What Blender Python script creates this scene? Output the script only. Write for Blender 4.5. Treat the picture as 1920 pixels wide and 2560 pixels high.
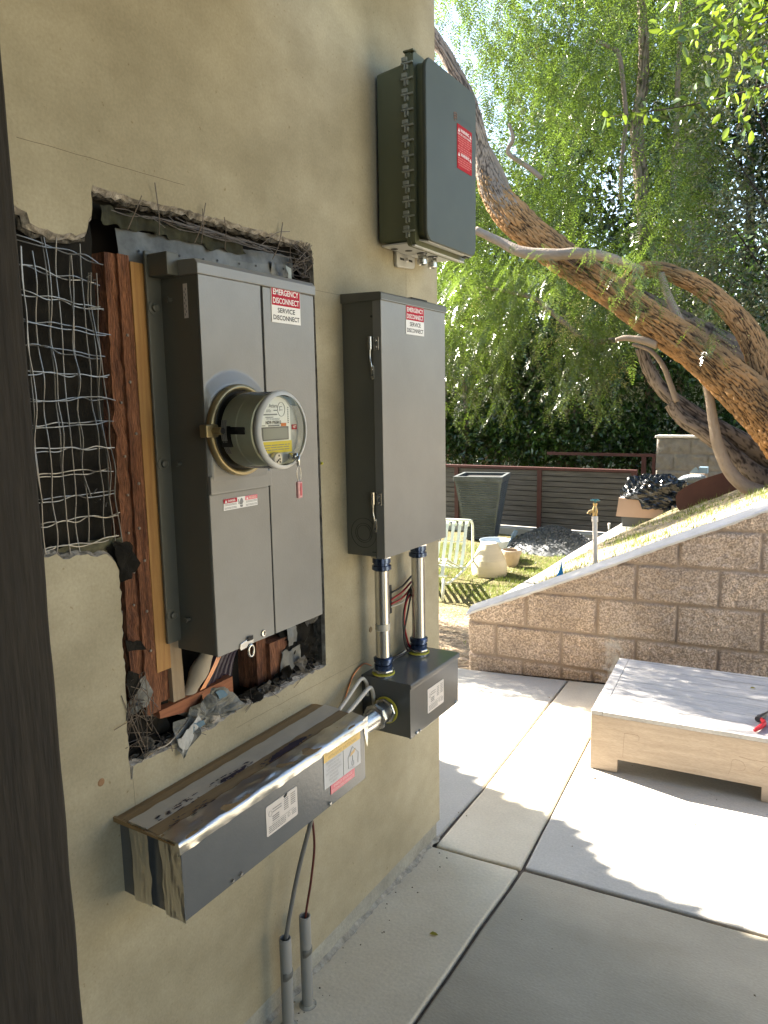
import bpy, bmesh, math, random
import numpy as np
from mathutils import Vector, Matrix, noise
from mathutils.geometry import tessellate_polygon

SC = bpy.context.scene
for o in list(bpy.data.objects):
    bpy.data.objects.remove(o)
COL = SC.collection
R = math.radians
rnd = random.Random(7)
rng = np.random.default_rng(11)

# ------------------------------------------------------------------ camera
F_PX, YAW, PITCH, ROLL = 1857.8, R(31.56), R(8.21), R(-1.0)
CAM = Vector((1.299, 0.0, 1.745))
def basis():
    f = Vector((-math.sin(YAW), math.cos(YAW), 0)); r = Vector((math.cos(YAW), math.sin(YAW), 0)); u = Vector((0, 0, 1))
    f2 = f * math.cos(PITCH) - u * math.sin(PITCH); u2 = u * math.cos(PITCH) + f * math.sin(PITCH)
    return r * math.cos(ROLL) + u2 * math.sin(ROLL), u2 * math.cos(ROLL) - r * math.sin(ROLL), f2
CR, CU, CF = basis()
cd = bpy.data.cameras.new('camera'); cam = bpy.data.objects.new('camera', cd); COL.objects.link(cam)
cd.sensor_fit = 'HORIZONTAL'; cd.sensor_width = 36; cd.lens = 36 * F_PX / 1920
cd.clip_start = 0.05; cd.clip_end = 500
m = Matrix.Identity(4)
for i in range(3):
    m[i][0], m[i][1], m[i][2], m[i][3] = CR[i], CU[i], -CF[i], CAM[i]
cam.matrix_world = m
SC.camera = cam
def at(px, py, Y):
    "a point of the place seen at photo pixel (px, py) on the vertical plane y = Y (metres)"
    d = CF + CR * ((px - 960) / F_PX) - CU * ((py - 1280) / F_PX)
    return CAM + d * (Y / d.y)
def atv(px, py, Y):
    return at(px * 1.1574, py * 1.1574, Y)

# ------------------------------------------------------------------ sky, sun, exposure
SUN_EL, SUN_AZ = R(32.2), R(-78.5)          # azimuth from +Y towards +X
sd = Vector((math.sin(SUN_AZ) * math.cos(SUN_EL), math.cos(SUN_AZ) * math.cos(SUN_EL), math.sin(SUN_EL)))
wd = bpy.data.worlds.new('World'); SC.world = wd; wd.use_nodes = True
bg = wd.node_tree.nodes['Background']
sky = wd.node_tree.nodes.new('ShaderNodeTexSky'); sky.sky_type = 'NISHITA'; sky.sun_disc = False
sky.sun_elevation = SUN_EL; sky.sun_rotation = SUN_AZ
wd.node_tree.links.new(sky.outputs[0], bg.inputs[0]); bg.inputs[1].default_value = 0.075
sl = bpy.data.lights.new('sun', 'SUN'); so = bpy.data.objects.new('sun', sl); COL.objects.link(so)
sl.energy = 5.0; sl.angle = R(0.3); sl.color = (1.0, 0.95, 0.87)
so.rotation_euler = (-sd).to_track_quat('-Z', 'Y').to_euler(); so.location = (-6, 3, 9)
vs = SC.view_settings
vs.view_transform = 'Standard'; vs.look = 'None'; vs.gamma = 1.0; vs.exposure = 3.18
vs.use_white_balance = True; vs.white_balance_temperature = 7000; vs.white_balance_tint = 11
SC.cycles.max_bounces = 8; SC.cycles.diffuse_bounces = 5; SC.cycles.glossy_bounces = 4
SC.cycles.transmission_bounces = 6; SC.cycles.transparent_max_bounces = 8
SC.cycles.use_denoising = True; SC.cycles.sample_clamp_indirect = 6.0
SC.cycles.caustics_reflective = False; SC.cycles.caustics_refractive = False

# ------------------------------------------------------------------ materials
MATS = {}
def mat(name, col, rough=0.6, metal=0.0, var=0.0, vscale=6.0, col2=None, bump=0.0, bscale=60.0, spec=0.5, stretch=(1, 1, 1),
        coords='Object', trans=None, fine=0.0, fscale=150.0, detail=6.0, alpha=1.0, transmission=0.0, ior=1.45):
    if name in MATS: return MATS[name]
    M = bpy.data.materials.new(name); M.use_nodes = True; nt = M.node_tree; N = nt.nodes; L = nt.links
    b = N['Principled BSDF']; out = N['Material Output']
    b.inputs['Roughness'].default_value = rough; b.inputs['Metallic'].default_value = metal
    b.inputs['Specular IOR Level'].default_value = spec
    b.inputs['Transmission Weight'].default_value = transmission; b.inputs['IOR'].default_value = ior
    b.inputs['Base Color'].default_value = (*col, 1)
    tc = N.new('ShaderNodeTexCoord'); mp = N.new('ShaderNodeMapping'); mp.inputs['Scale'].default_value = stretch
    L.new(tc.outputs[coords], mp.inputs['Vector'])
    cur = None
    if var > 0 or col2 is not None:
        n = N.new('ShaderNodeTexNoise'); n.inputs['Scale'].default_value = vscale; n.inputs['Detail'].default_value = detail
        n.inputs['Roughness'].default_value = 0.62
        L.new(mp.outputs[0], n.inputs['Vector'])
        rp = N.new('ShaderNodeValToRGB')
        rp.color_ramp.elements[0].position = 0.32; rp.color_ramp.elements[1].position = 0.70
        c2 = col2 if col2 is not None else tuple(min(1, c * (1 + var)) for c in col)
        c1 = col if col2 is not None else tuple(c * (1 - var) for c in col)
        rp.color_ramp.elements[0].color = (*c1, 1); rp.color_ramp.elements[1].color = (*c2, 1)
        L.new(n.outputs['Fac'], rp.inputs['Fac']); cur = rp.outputs['Color']
    if fine > 0:
        n2 = N.new('ShaderNodeTexNoise'); n2.inputs['Scale'].default_value = fscale; n2.inputs['Detail'].default_value = 3
        L.new(mp.outputs[0], n2.inputs['Vector'])
        r2 = N.new('ShaderNodeMapRange'); r2.inputs['From Min'].default_value = 0.3; r2.inputs['From Max'].default_value = 0.7
        r2.inputs['To Min'].default_value = 1 - fine; r2.inputs['To Max'].default_value = 1 + fine
        L.new(n2.outputs['Fac'], r2.inputs['Value'])
        mx = N.new('ShaderNodeMix'); mx.data_type = 'RGBA'; mx.blend_type = 'MULTIPLY'; mx.inputs['Factor'].default_value = 1
        if cur is not None: L.new(cur, mx.inputs['A'])
        else: mx.inputs['A'].default_value = (*col, 1)
        L.new(r2.outputs[0], mx.inputs['B']); cur = mx.outputs['Result']
    if cur is not None: L.new(cur, b.inputs['Base Color'])
    if bump > 0:
        nb = N.new('ShaderNodeTexNoise'); nb.inputs['Scale'].default_value = bscale; nb.inputs['Detail'].default_value = 5
        L.new(mp.outputs[0], nb.inputs['Vector'])
        bp = N.new('ShaderNodeBump'); bp.inputs['Strength'].default_value = bump; bp.inputs['Distance'].default_value = 0.01
        L.new(nb.outputs['Fac'], bp.inputs['Height']); L.new(bp.outputs[0], b.inputs['Normal'])
    if trans is not None:
        t = N.new('ShaderNodeBsdfTranslucent'); t.inputs['Color'].default_value = (*trans, 1)
        ms = N.new('ShaderNodeMixShader'); ms.inputs[0].default_value = 0.45
        L.new(b.outputs[0], ms.inputs[1]); L.new(t.outputs[0], ms.inputs[2]); L.new(ms.outputs[0], out.inputs['Surface'])
    MATS[name] = M
    return M

def leaf_mat(name, dark, light, trans, rough=0.35, scale=1.6, spec=0.5, tw=0.45):
    "leaf: colour varies from clump to clump and from leaf to leaf, lets light through"
    if name in MATS: return MATS[name]
    M = bpy.data.materials.new(name); M.use_nodes = True; nt = M.node_tree; N = nt.nodes; L = nt.links
    b = N['Principled BSDF']; out = N['Material Output']
    b.inputs['Roughness'].default_value = rough; b.inputs['Specular IOR Level'].default_value = spec
    at_ = N.new('ShaderNodeAttribute'); at_.attribute_name = 'tone'
    rp = N.new('ShaderNodeValToRGB'); rp.color_ramp.elements[0].color = (*dark, 1); rp.color_ramp.elements[1].color = (*light, 1)
    L.new(at_.outputs['Fac'], rp.inputs['Fac']); L.new(rp.outputs['Color'], b.inputs['Base Color'])
    t = N.new('ShaderNodeBsdfTranslucent')
    r2 = N.new('ShaderNodeValToRGB')
    r2.color_ramp.elements[0].color = (*(c * 0.6 for c in trans), 1); r2.color_ramp.elements[1].color = (*trans, 1)
    L.new(at_.outputs['Fac'], r2.inputs['Fac']); L.new(r2.outputs['Color'], t.inputs['Color'])
    ms = N.new('ShaderNodeMixShader'); ms.inputs[0].default_value = tw
    L.new(b.outputs[0], ms.inputs[1]); L.new(t.outputs[0], ms.inputs[2]); L.new(ms.outputs[0], out.inputs['Surface'])
    MATS[name] = M
    return M

def stucco_mat():
    M = bpy.data.materials.new('stucco'); M.use_nodes = True; nt = M.node_tree; N = nt.nodes; L = nt.links
    b = N['Principled BSDF']; b.inputs['Roughness'].default_value = 0.75; b.inputs['Specular IOR Level'].default_value = 0.25
    tc = N.new('ShaderNodeTexCoord')
    def no(scale, detail=6, rough=.6, stretch=None):
        n = N.new('ShaderNodeTexNoise'); n.inputs['Scale'].default_value = scale; n.inputs['Detail'].default_value = detail; n.inputs['Roughness'].default_value = rough
        if stretch:
            mp = N.new('ShaderNodeMapping'); mp.inputs['Scale'].default_value = stretch[:3]; mp.inputs['Rotation'].default_value = (stretch[3], 0, 0)
            L.new(tc.outputs['Object'], mp.inputs['Vector']); L.new(mp.outputs[0], n.inputs['Vector'])
        else: L.new(tc.outputs['Object'], n.inputs['Vector'])
        return n
    def ramp(src, p0, p1, c0, c1):
        r = N.new('ShaderNodeValToRGB'); r.color_ramp.elements[0].position = p0; r.color_ramp.elements[1].position = p1
        r.color_ramp.elements[0].color = (*c0, 1); r.color_ramp.elements[1].color = (*c1, 1); L.new(src, r.inputs['Fac']); return r
    def mult(a, bb, f=1.0):
        mx = N.new('ShaderNodeMix'); mx.data_type = 'RGBA'; mx.blend_type = 'MULTIPLY'; mx.inputs['Factor'].default_value = f
        L.new(a, mx.inputs['A']); L.new(bb, mx.inputs['B']); return mx.outputs['Result']
    base = ramp(no(2.0, 7, .62).outputs['Fac'], .30, .70, (.285, .25, .170), (.45, .405, .295))
    trowel = ramp(no(4.0, 7, .65, (1, 1, 1.7, .9)).outputs['Fac'], .33, .62, (.85, .85, .83), (1, 1, 1))
    smudge = ramp(no(3.0, 8, .7, (1, 1.2, .9, -.5)).outputs['Fac'], .60, .80, (1, 1, 1), (.80, .76, .70))
    speck = ramp(no(70, 2, .5).outputs['Fac'], .70, .76, (1, 1, 1), (.74, .68, .58))
    fine = ramp(no(150, 3, .6).outputs['Fac'], .3, .7, (.90, .90, .89), (1.06, 1.06, 1.06))
    c = mult(mult(mult(mult(base.outputs[0], trowel.outputs[0]), smudge.outputs[0]), speck.outputs[0]), fine.outputs[0])
    L.new(c, b.inputs['Base Color'])
    bp = N.new('ShaderNodeBump'); bp.inputs['Strength'].default_value = .25; bp.inputs['Distance'].default_value = .004
    L.new(no(9, 8, .65).outputs['Fac'], bp.inputs['Height'])
    bp2 = N.new('ShaderNodeBump'); bp2.inputs['Strength'].default_value = .12; bp2.inputs['Distance'].default_value = .002
    L.new(no(180, 3).outputs['Fac'], bp2.inputs['Height']); L.new(bp.outputs[0], bp2.inputs['Normal']); L.new(bp2.outputs[0], b.inputs['Normal'])
    MATS['stucco'] = M
    return M

M_STUCCO = stucco_mat()
M_PLASTER = mat('broken_plaster', (.36, .33, .29), .95, var=.45, vscale=30, bump=.9, bscale=70)
M_PLASTER_D = mat('plaster_brown_coat', (.10, .092, .08), .95, var=.6, vscale=45, bump=1.0, bscale=80)
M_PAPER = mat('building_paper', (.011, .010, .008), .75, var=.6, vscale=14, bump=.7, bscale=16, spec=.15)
M_WIRE = mat('galvanised_wire', (.27, .26, .24), .4, .8)
M_RUSTWIRE = mat('dark_wire', (.12, .10, .085), .5, .6)
M_REDWOOD = mat('old_stud_wood', (.075, .026, .014), .8, col2=(.30, .125, .06), vscale=7, stretch=(4, 7, .9), bump=.8, bscale=45, fine=.5, fscale=60)
M_YELWOOD = mat('fresh_stud_wood', (.46, .25, .085), .6, col2=(.30, .145, .045), vscale=7, stretch=(9, 14, .7), bump=.15, bscale=60)
M_PALEWOOD = mat('sawn_lumber', (.36, .28, .19), .8, col2=(.28, .20, .125), vscale=9, stretch=(9, 14, .7), bump=.3, bscale=80)
M_GALV = mat('galvanised_sheet', (.135, .14, .135), .55, .4, var=.4, vscale=16, bump=.15, bscale=30)
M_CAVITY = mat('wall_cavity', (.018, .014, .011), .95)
M_FOUND = mat('foundation_concrete', (.30, .295, .255), .85, var=.18, vscale=7, bump=.3, bscale=50, fine=.1)
M_POST = mat('weathered_post', (.026, .021, .015), .85, col2=(.013, .0105, .008), vscale=6, stretch=(5, 5, .45), bump=.5, bscale=14, fine=.2, fscale=40)
M_SOFFIT = mat('soffit_boards', (.05, .04, .025), .8, var=.2, vscale=4)
M_ROOF = mat('roof_tiles', (.25, .12, .08), .85, var=.3, vscale=5)
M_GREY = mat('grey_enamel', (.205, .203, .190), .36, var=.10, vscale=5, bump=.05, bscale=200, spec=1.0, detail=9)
M_GREY_SHADED = mat('grey_enamel_shaded', (.115, .116, .098), .42, var=.06, vscale=4, bump=.04, bscale=260)  # same enamel as the fronts, with shade on the sides put into its colour
M_CHAR = mat('slate_enamel', (.115, .118, .116), .20, var=.08, vscale=4, bump=.03, bscale=220, spec=.6)
M_TROUGH = mat('trough_enamel', (.115, .123, .130), .24, var=.10, vscale=5, bump=.05, bscale=150, spec=.6)
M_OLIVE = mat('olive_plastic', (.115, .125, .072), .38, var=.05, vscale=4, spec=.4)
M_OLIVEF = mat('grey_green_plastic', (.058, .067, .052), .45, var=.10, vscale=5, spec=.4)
M_UNDER = mat('pale_grey_plastic', (.50, .50, .47), .4, var=.05, vscale=6)
M_BLACK = mat('black_rubber', (.012, .012, .012), .5)
M_DARK = mat('dark_gap', (.02, .02, .02), .7)
M_STEEL = mat('steel', (.62, .61, .58), .25, .95, var=.12, vscale=14)
M_EMT = mat('bright_conduit_steel', (.62, .61, .58), .26, 1.0, var=.10, vscale=10, stretch=(1, 1, .3))
M_BLUE = mat('blue_zinc', (.075, .11, .20), .22, .9, var=.6, vscale=22)
M_ZINC = mat('zinc_nut', (.60, .60, .58), .25, 1.0, var=.15, vscale=20)
M_YEL = mat('yellow_gasket', (.55, .50, .06), .5)
M_BRASS = mat('brass_ring', (.36, .29, .16), .38, .7, var=.25, vscale=18)
M_BRASS2 = mat('brass_tap', (.50, .36, .17), .35, .8, var=.25, vscale=18)
def glass_mat():
    M = bpy.data.materials.new('clear_plastic'); M.use_nodes = True; nt = M.node_tree; N = nt.nodes; L = nt.links; N.remove(N['Principled BSDF'])
    t = N.new('ShaderNodeBsdfTransparent'); t.inputs[0].default_value = (.93, .95, .92, 1); g_ = N.new('ShaderNodeBsdfGlossy'); g_.inputs['Roughness'].default_value = .05
    f = N.new('ShaderNodeFresnel'); f.inputs['IOR'].default_value = 1.18; ms = N.new('ShaderNodeMixShader')
    L.new(f.outputs[0], ms.inputs[0]); L.new(t.outputs[0], ms.inputs[1]); L.new(g_.outputs[0], ms.inputs[2]); L.new(ms.outputs[0], N['Material Output'].inputs['Surface']); return M
M_GLASS = glass_mat()
M_METERIN = mat('meter_inside', (.66, .67, .54), .3, var=.10, vscale=12)
M_WHITE = mat('white_print', (.78, .77, .74), .5)
M_LABELW = mat('label_paper', (.62, .58, .55), .5, var=.04, vscale=20)
M_RED = mat('label_red', (.42, .010, .030), .5, spec=.2)
M_REDW = mat('warning_red', (.38, .006, .009), .5, spec=.15)
M_PINK = mat('label_pink', (.72, .20, .24), .5)
M_YLAB = mat('label_yellow', (.75, .52, .18), .5)
M_YLAB2 = mat('label_bright_yellow', (.70, .55, .06), .5)
M_INK = mat('black_ink', (.02, .02, .02), .6)
M_GINK = mat('grey_ink', (.22, .22, .22), .6)
M_LCD = mat('lcd', (.24, .25, .23), .2)
M_ORANGE = mat('orange_print', (.60, .17, .04), .5)
M_CARD = mat('cardboard', (.30, .195, .092), .8, var=.10, vscale=5, stretch=(20, 1, 1), bump=.1, bscale=30)
M_CARD2 = mat('tan_cardboard', (.36, .255, .20), .8, var=.06, vscale=5)
M_FOIL = mat('foil_tape', (.60, .59, .56), .32, 1.0, bump=.35, bscale=24, stretch=(2.2, .55, 1.2))
M_FOIL2 = mat('matte_foil_tape', (.52, .455, .36), .42, .0, bump=.12, bscale=20, var=.10, vscale=8)
M_PURPLE = mat('dark_print', (.035, .022, .04), .5, var=.4, vscale=40)
M_PVC = mat('grey_pvc', (.25, .25, .235), .45, var=.06, vscale=6)
M_CABLEG = mat('grey_cable', (.16, .16, .155), .45)
M_CABLEW = mat('white_cable', (.55, .53, .48), .5)
M_CABLEK = mat('black_cable', (.018, .018, .02), .4)
M_CABLER = mat('red_cable', (.30, .015, .02), .4)
M_CABLEB = mat('brown_cable', (.11, .028, .022), .45)
M_CABLEN = mat('green_cable', (.02, .09, .06), .45)
M_COPPER = mat('copper', (.62, .26, .13), .3, .9)
M_TEAK = mat('weathered_teak_side', (.39, .305, .23), .7, col2=(.49, .395, .31), vscale=5, stretch=(1.2, 2, 11), bump=.12, bscale=40, fine=.12, fscale=50)
M_TEAKT = mat('weathered_teak_top', (.34, .325, .31), .75, col2=(.50, .485, .47), vscale=6, stretch=(1.2, 9, 2), bump=.2, bscale=40, fine=.12, fscale=50)
M_CAP = mat('wall_cap_mortar', (.56, .54, .51), .85, var=.12, vscale=9, bump=.5, bscale=40)
M_CURB = mat('curb_concrete', (.40, .395, .37), .85, var=.12, vscale=5, bump=.3, bscale=40)
M_LAWN = mat('lawn_soil', (.13, .115, .055), .95, col2=(.20, .17, .11), vscale=3, bump=.8, bscale=30, fine=.3, fscale=60)
M_DIRT = mat('dry_ground', (.36, .29, .20), .95, col2=(.27, .20, .13), vscale=6, bump=.8, bscale=40, fine=.3, fscale=70)
M_SOIL = mat('mound_soil', (.20, .165, .10), .95, col2=(.30, .25, .165), vscale=5, bump=1, bscale=40, fine=.4, fscale=50)
M_GRASS = leaf_mat('grass_blade', (.10, .15, .03), (.22, .27, .06), (.20, .26, .05), .5, tw=.3)
M_FENCE = mat('grey_fence_board', (.062, .058, .055), .8, col2=(.135, .125, .118), vscale=3, stretch=(.8, 4, 12), bump=.3, bscale=40, fine=.15)
M_FPOST = mat('maroon_steel', (.072, .024, .022), .6, var=.15, vscale=6)
M_PLANT = mat('slate_planter', (.085, .098, .103), .65, var=.25, vscale=6, bump=.3, bscale=40)
M_POT = mat('cream_ceramic', (.56, .49, .36), .5, var=.06, vscale=4, bump=.35, bscale=9, stretch=(.2, .2, 9))
M_TERRA = mat('tan_pot', (.42, .33, .235), .75, var=.15, vscale=9)
M_BOWL = mat('pale_blue_bowl', (.42, .48, .54), .4)
M_GRAVEL = mat('dark_gravel', (.065, .072, .080), .8, col2=(.16, .17, .175), vscale=30)
M_SAGE = mat('pale_sage_paint', (.62, .68, .60), .35)
M_PVCW = mat('white_pvc', (.72, .69, .64), .4)
M_TEAL = mat('teal_handle', (.02, .16, .17), .4)
M_FLAG = mat('blue_flag', (.005, .16, .46), .45, trans=(.01, .22, .6))
M_BAG = mat('black_bag', (.008, .010, .014), .18, spec=.7)
M_BIN = mat('charcoal_bin', (.045, .05, .055), .4)
M_RUST = mat('rusty_plate', (.085, .036, .026), .75, col2=(.13, .052, .035), vscale=4, bump=.2, bscale=50)
M_BACKW = mat('grey_block', (.20, .185, .165), .9, var=.2, vscale=12, bump=.9, bscale=26)
M_NEIGH = mat('pale_green_render', (.50, .58, .48), .9, var=.06, vscale=2)
M_SHADOWBARK = mat('grey_bark', (.14, .115, .09), .9, col2=(.24, .205, .17), vscale=5, stretch=(3, 3, .8), bump=.6, bscale=20)
M_PALEBARK = mat('smooth_bark', (.26, .205, .165), .75, col2=(.36, .30, .25), vscale=6, bump=.3, bscale=20)
M_LEAFBIT = mat('fallen_leaf', (.25, .22, .03), .6)
M_PLIER = mat('red_grip', (.55, .02, .03), .35)

# ------------------------------------------------------------------ building helpers
class MB:
    def __init__(s): s.v = []; s.f = []; s.uv = {}
    def add(s, vs, fs):
        k = len(s.v); s.v += [tuple(p) for p in vs]; s.f += [tuple(i + k for i in f) for f in fs]; return s
    def box(s, x0, x1, y0, y1, z0, z1, M=None):
        vs = [Vector((x, y, z)) for x in (x0, x1) for y in (y0, y1) for z in (z0, z1)]
        if M is not None: vs = [M @ p for p in vs]
        return s.add(vs, [(0, 1, 3, 2), (4, 6, 7, 5), (0, 4, 5, 1), (2, 3, 7, 6), (0, 2, 6, 4), (1, 5, 7, 3)])
    def quad(s, *p): return s.add(p, [tuple(range(len(p)))])
    def prism(s, poly, ax, a0, a1):
        "poly in the two other axes, extruded along axis ax from a0 to a1"
        def P(q, a):
            l = [q[0], q[1]]; l.insert(ax, a); return tuple(l)
        n = len(poly); vs = [P(q, a0) for q in poly] + [P(q, a1) for q in poly]
        fs = [tuple(range(n - 1, -1, -1)), tuple(range(n, 2 * n))] + [(i, (i + 1) % n, n + (i + 1) % n, n + i) for i in range(n)]
        return s.add(vs, fs)
    def tube(s, pts, rad, n=10, caps=True):
        pts = [Vector(p) for p in pts]
        if not hasattr(rad, '__len__'): rad = [rad] * len(pts)
        t0 = (pts[1] - pts[0]).normalized(); a = t0.orthogonal().normalized(); k = len(s.v); lp = len(pts)
        vs = []
        for i, p in enumerate(pts):
            t = (pts[min(i + 1, lp - 1)] - pts[max(i - 1, 0)]).normalized()
            a = (a - t * a.dot(t)).normalized(); b = t.cross(a)
            for j in range(n):
                th = 2 * math.pi * j / n
                vs.append(p + (a * math.cos(th) + b * math.sin(th)) * rad[i])
        fs = [(i * n + j, i * n + (j + 1) % n, (i + 1) * n + (j + 1) % n, (i + 1) * n + j) for i in range(lp - 1) for j in range(n)]
        if caps: fs += [tuple(range(n - 1, -1, -1)), tuple(range((lp - 1) * n, lp * n))]
        return s.add(vs, fs)
    def lathe(s, prof, o, axis=(0, 0, 1), n=32, closed=False):
        "prof: (radius, height) along axis from o"
        ax = Vector(axis).normalized(); a = ax.orthogonal().normalized(); b = ax.cross(a); o = Vector(o)
        vs = [o + ax * h + (a * math.cos(2 * math.pi * j / n) + b * math.sin(2 * math.pi * j / n)) * r for r, h in prof for j in range(n)]
        m_ = len(prof)
        fs = [(i * n + j, i * n + (j + 1) % n, (i + 1) * n + (j + 1) % n, (i + 1) * n + j) for i in range(m_ - 1) for j in range(n)]
        if not closed: fs += [tuple(range(n - 1, -1, -1)), tuple(range((m_ - 1) * n, m_ * n))]
        return s.add(vs, fs)
    def build(s, name, material, parent=None, smooth=False, bevel=0.0, seg=2):
        me = bpy.data.meshes.new(name)
        off = Vector((0, 0, 0)); p = parent
        while p is not None: off += p.location; p = p.parent
        me.from_pydata([(x - off.x, y - off.y, z - off.z) for x, y, z in s.v], [], s.f); me.update()
        if smooth: me.polygons.foreach_set('use_smooth', [True] * len(me.polygons))
        me.materials.append(material)
        o = bpy.data.objects.new(name, me); COL.objects.link(o); o.parent = parent
        if bevel > 0:
            bm_ = o.modifiers.new('bevel', 'BEVEL'); bm_.width = bevel; bm_.segments = seg; bm_.limit_method = 'ANGLE'; bm_.angle_limit = R(40)
            if smooth is False: bm_.harden_normals = False
        return o

def smooth_by_angle(o, deg=35):
    bm = bmesh.new(); bm.from_mesh(o.data)
    for e in bm.edges:
        if len(e.link_faces) == 2: e.smooth = e.calc_face_angle(0) < R(deg)
    for f in bm.faces: f.smooth = True
    bm.to_mesh(o.data); bm.free(); return o

def tag(o, label, cat, group=None, kind=None):
    o['label'] = label; o['category'] = cat
    if group: o['group'] = group
    if kind: o['kind'] = kind
    return o
def thing(name, label, cat, loc, group=None):
    o = bpy.data.objects.new(name, None); COL.objects.link(o); o.location = loc; o.empty_display_size = .05
    return tag(o, label, cat, group)
def struct(o): o['kind'] = 'structure'; return o

def text(body, name, material, parent, right, up, origin, width=None, height=None, bold=0.0, align='LEFT'):
    "flat lettering; origin is the lower left corner, size from the height of the capitals, squeezed to width"
    cu = bpy.data.curves.new('t', 'FONT'); cu.body = body; cu.size = 1; cu.resolution_u = 3; cu.offset = bold; cu.space_line = 1.0
    o = bpy.data.objects.new('t', cu); COL.objects.link(o)
    dg = bpy.context.evaluated_depsgraph_get(); me = bpy.data.meshes.new_from_object(o.evaluated_get(dg))
    bpy.data.objects.remove(o)
    xs = [v.co.x for v in me.vertices]; ys = [v.co.y for v in me.vertices]
    x0, x1, y0, y1 = min(xs), max(xs), min(ys), max(ys)
    sy = height / (y1 - y0) if height else width / (x1 - x0)
    sx = width / (x1 - x0) if width else sy
    mb = MB(); r = Vector(right); u = Vector(up); o0 = Vector(origin)
    mb.add([o0 + r * ((v.co.x - x0) * sx) + u * ((v.co.y - y0) * sy) for v in me.vertices], [tuple(p.vertices) for p in me.polygons])
    bpy.data.meshes.remove(me)
    return mb.build(name, material, parent)

YD, ZU = (0, 1, 0), (0, 0, 1)
def lab(name, material, parent, x, y0, y1, z0, z1, th=.0012):
    return MB().box(x, x + th, y0, y1, z0, z1).build(name, material, parent)
def greek(mb, x, y0, y1, z, h, r, th=.0004, words=6):
    "a line of print too small to read"
    y = y0
    while y < y1:
        w = (y1 - y0) * r.uniform(.08, .22)
        mb.box(x, x + th, y, min(y + w, y1), z, z + h); y += w + (y1 - y0) * .03
def triangle(mb, x, yc, z0, s, th=.0004):
    mb.prism([(yc - s / 2, z0), (yc + s / 2, z0), (yc, z0 + s * .9)], 0, x, x + th)
def catmull(pts, n=8):
    pts = [Vector(p) for p in pts]; P = [2 * pts[0] - pts[1]] + pts + [2 * pts[-1] - pts[-2]]; out = []
    for i in range(1, len(P) - 2):
        for k in range(n):
            t = k / n; a, b, c, d = P[i - 1], P[i], P[i + 1], P[i + 2]
            out.append(.5 * ((2 * b) + (c - a) * t + (2 * a - 5 * b + 4 * c - d) * t * t + (3 * b - a - 3 * c + d) * t ** 3))
    return out + [pts[-1]]
def lerp_list(vals, n):
    out = []
    for i in range(len(vals) - 1):
        for k in range(n): out.append(vals[i] + (vals[i + 1] - vals[i]) * k / n)
    return out + [vals[-1]]
def screw(mb, o, axis, r=.006, h=.004, n=10):
    mb.lathe([(r, 0), (r, h * .6), (r * .7, h)], o, axis, n)

# ================================================================== GROUND
WALL_END, WALL_TOP = 2.505, 3.6
gb = MB(); gb.box(-40, 40, -12, 60, -.5, -.06); struct(gb.build('ground', M_DIRT))
M_SLABG = mat('slab_grey', (.335, .30, .225), .8, col2=(.45, .405, .315), vscale=1.6, bump=.16, bscale=70, fine=.07, fscale=110, stretch=(1, 1.8, 1), detail=9)
M_SLABW = mat('slab_warm', (.58, .505, .375), .8, col2=(.74, .67, .52), vscale=1.9, bump=.16, bscale=70, fine=.07, fscale=110, detail=9)
M_SLABM = mat('slab_mid', (.42, .405, .36), .8, col2=(.50, .48, .43), vscale=2.2, bump=.25, bscale=55, fine=.08, fscale=120)
M_JOINT = mat('joint_dirt', (.13, .10, .075), .95, var=.3, vscale=40)
g = .0045
def slab(poly, material):
    pts = []
    for i in range(len(poly)):                     # slightly wandering edges
        a, b = Vector((*poly[i], 0)), Vector((*poly[(i + 1) % len(poly)], 0)); n = max(1, int((b - a).length / .12))
        for k in range(n):
            p = a.lerp(b, k / n); w = .004 if 0 < k < n else 0
            pts.append((p.x + w * (noise.noise(p * 3.1)), p.y + w * noise.noise(p * 3.7 + Vector((9, 0, 0)))))
    mb = MB(); mb.prism(pts, 2, -.05, 0.0)
    o = mb.build('patio_slab', material, None, bevel=.009, seg=3); return struct(o)
# joint B: x = .36 near the house, wandering to .27 further out; cross joint along the end of the wall
slab([(-.004, -3), (.358 - g, -3), (.36 - g, 1.6), (.366 - g, 2.452), (.03, 2.428), (-.004, 2.426)], M_SLABW)
slab([(.358 + g, -3), (5, -3), (5, 2.80), (1.194, 2.52), (.372 + g, 2.462 - g), (.362 + g, 1.6)], M_SLABG)
slab([(.012 + g, 2.440), (.368 - g, 2.466), (.341 - g, 2.86), (.27 - g, 3.72), (.23, 4.50), (-.075, 4.43), (-.045 + g, 3.76), (.001 + g, 2.92)], M_SLABW)
slab([(.372 + g, 2.478), (1.194, 2.536), (5, 2.816), (5, 5.6), (1.0, 4.68), (.245, 4.50), (.27 + g, 3.74), (.341 + g, 2.86)], M_SLABM)
slab([(.0 - g, 2.44), (.0 - g, 2.92), (-.045 - g, 3.76), (-.087, 4.43), (-.72, 4.31), (-3.2, 4.2), (-3.2, 2.5), (-.03, 2.44)], M_SLABM)
struct(MB().box(-3.3, 5, -3, 5.7, -.055, -.014).build('joint_fill', M_JOINT))

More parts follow.
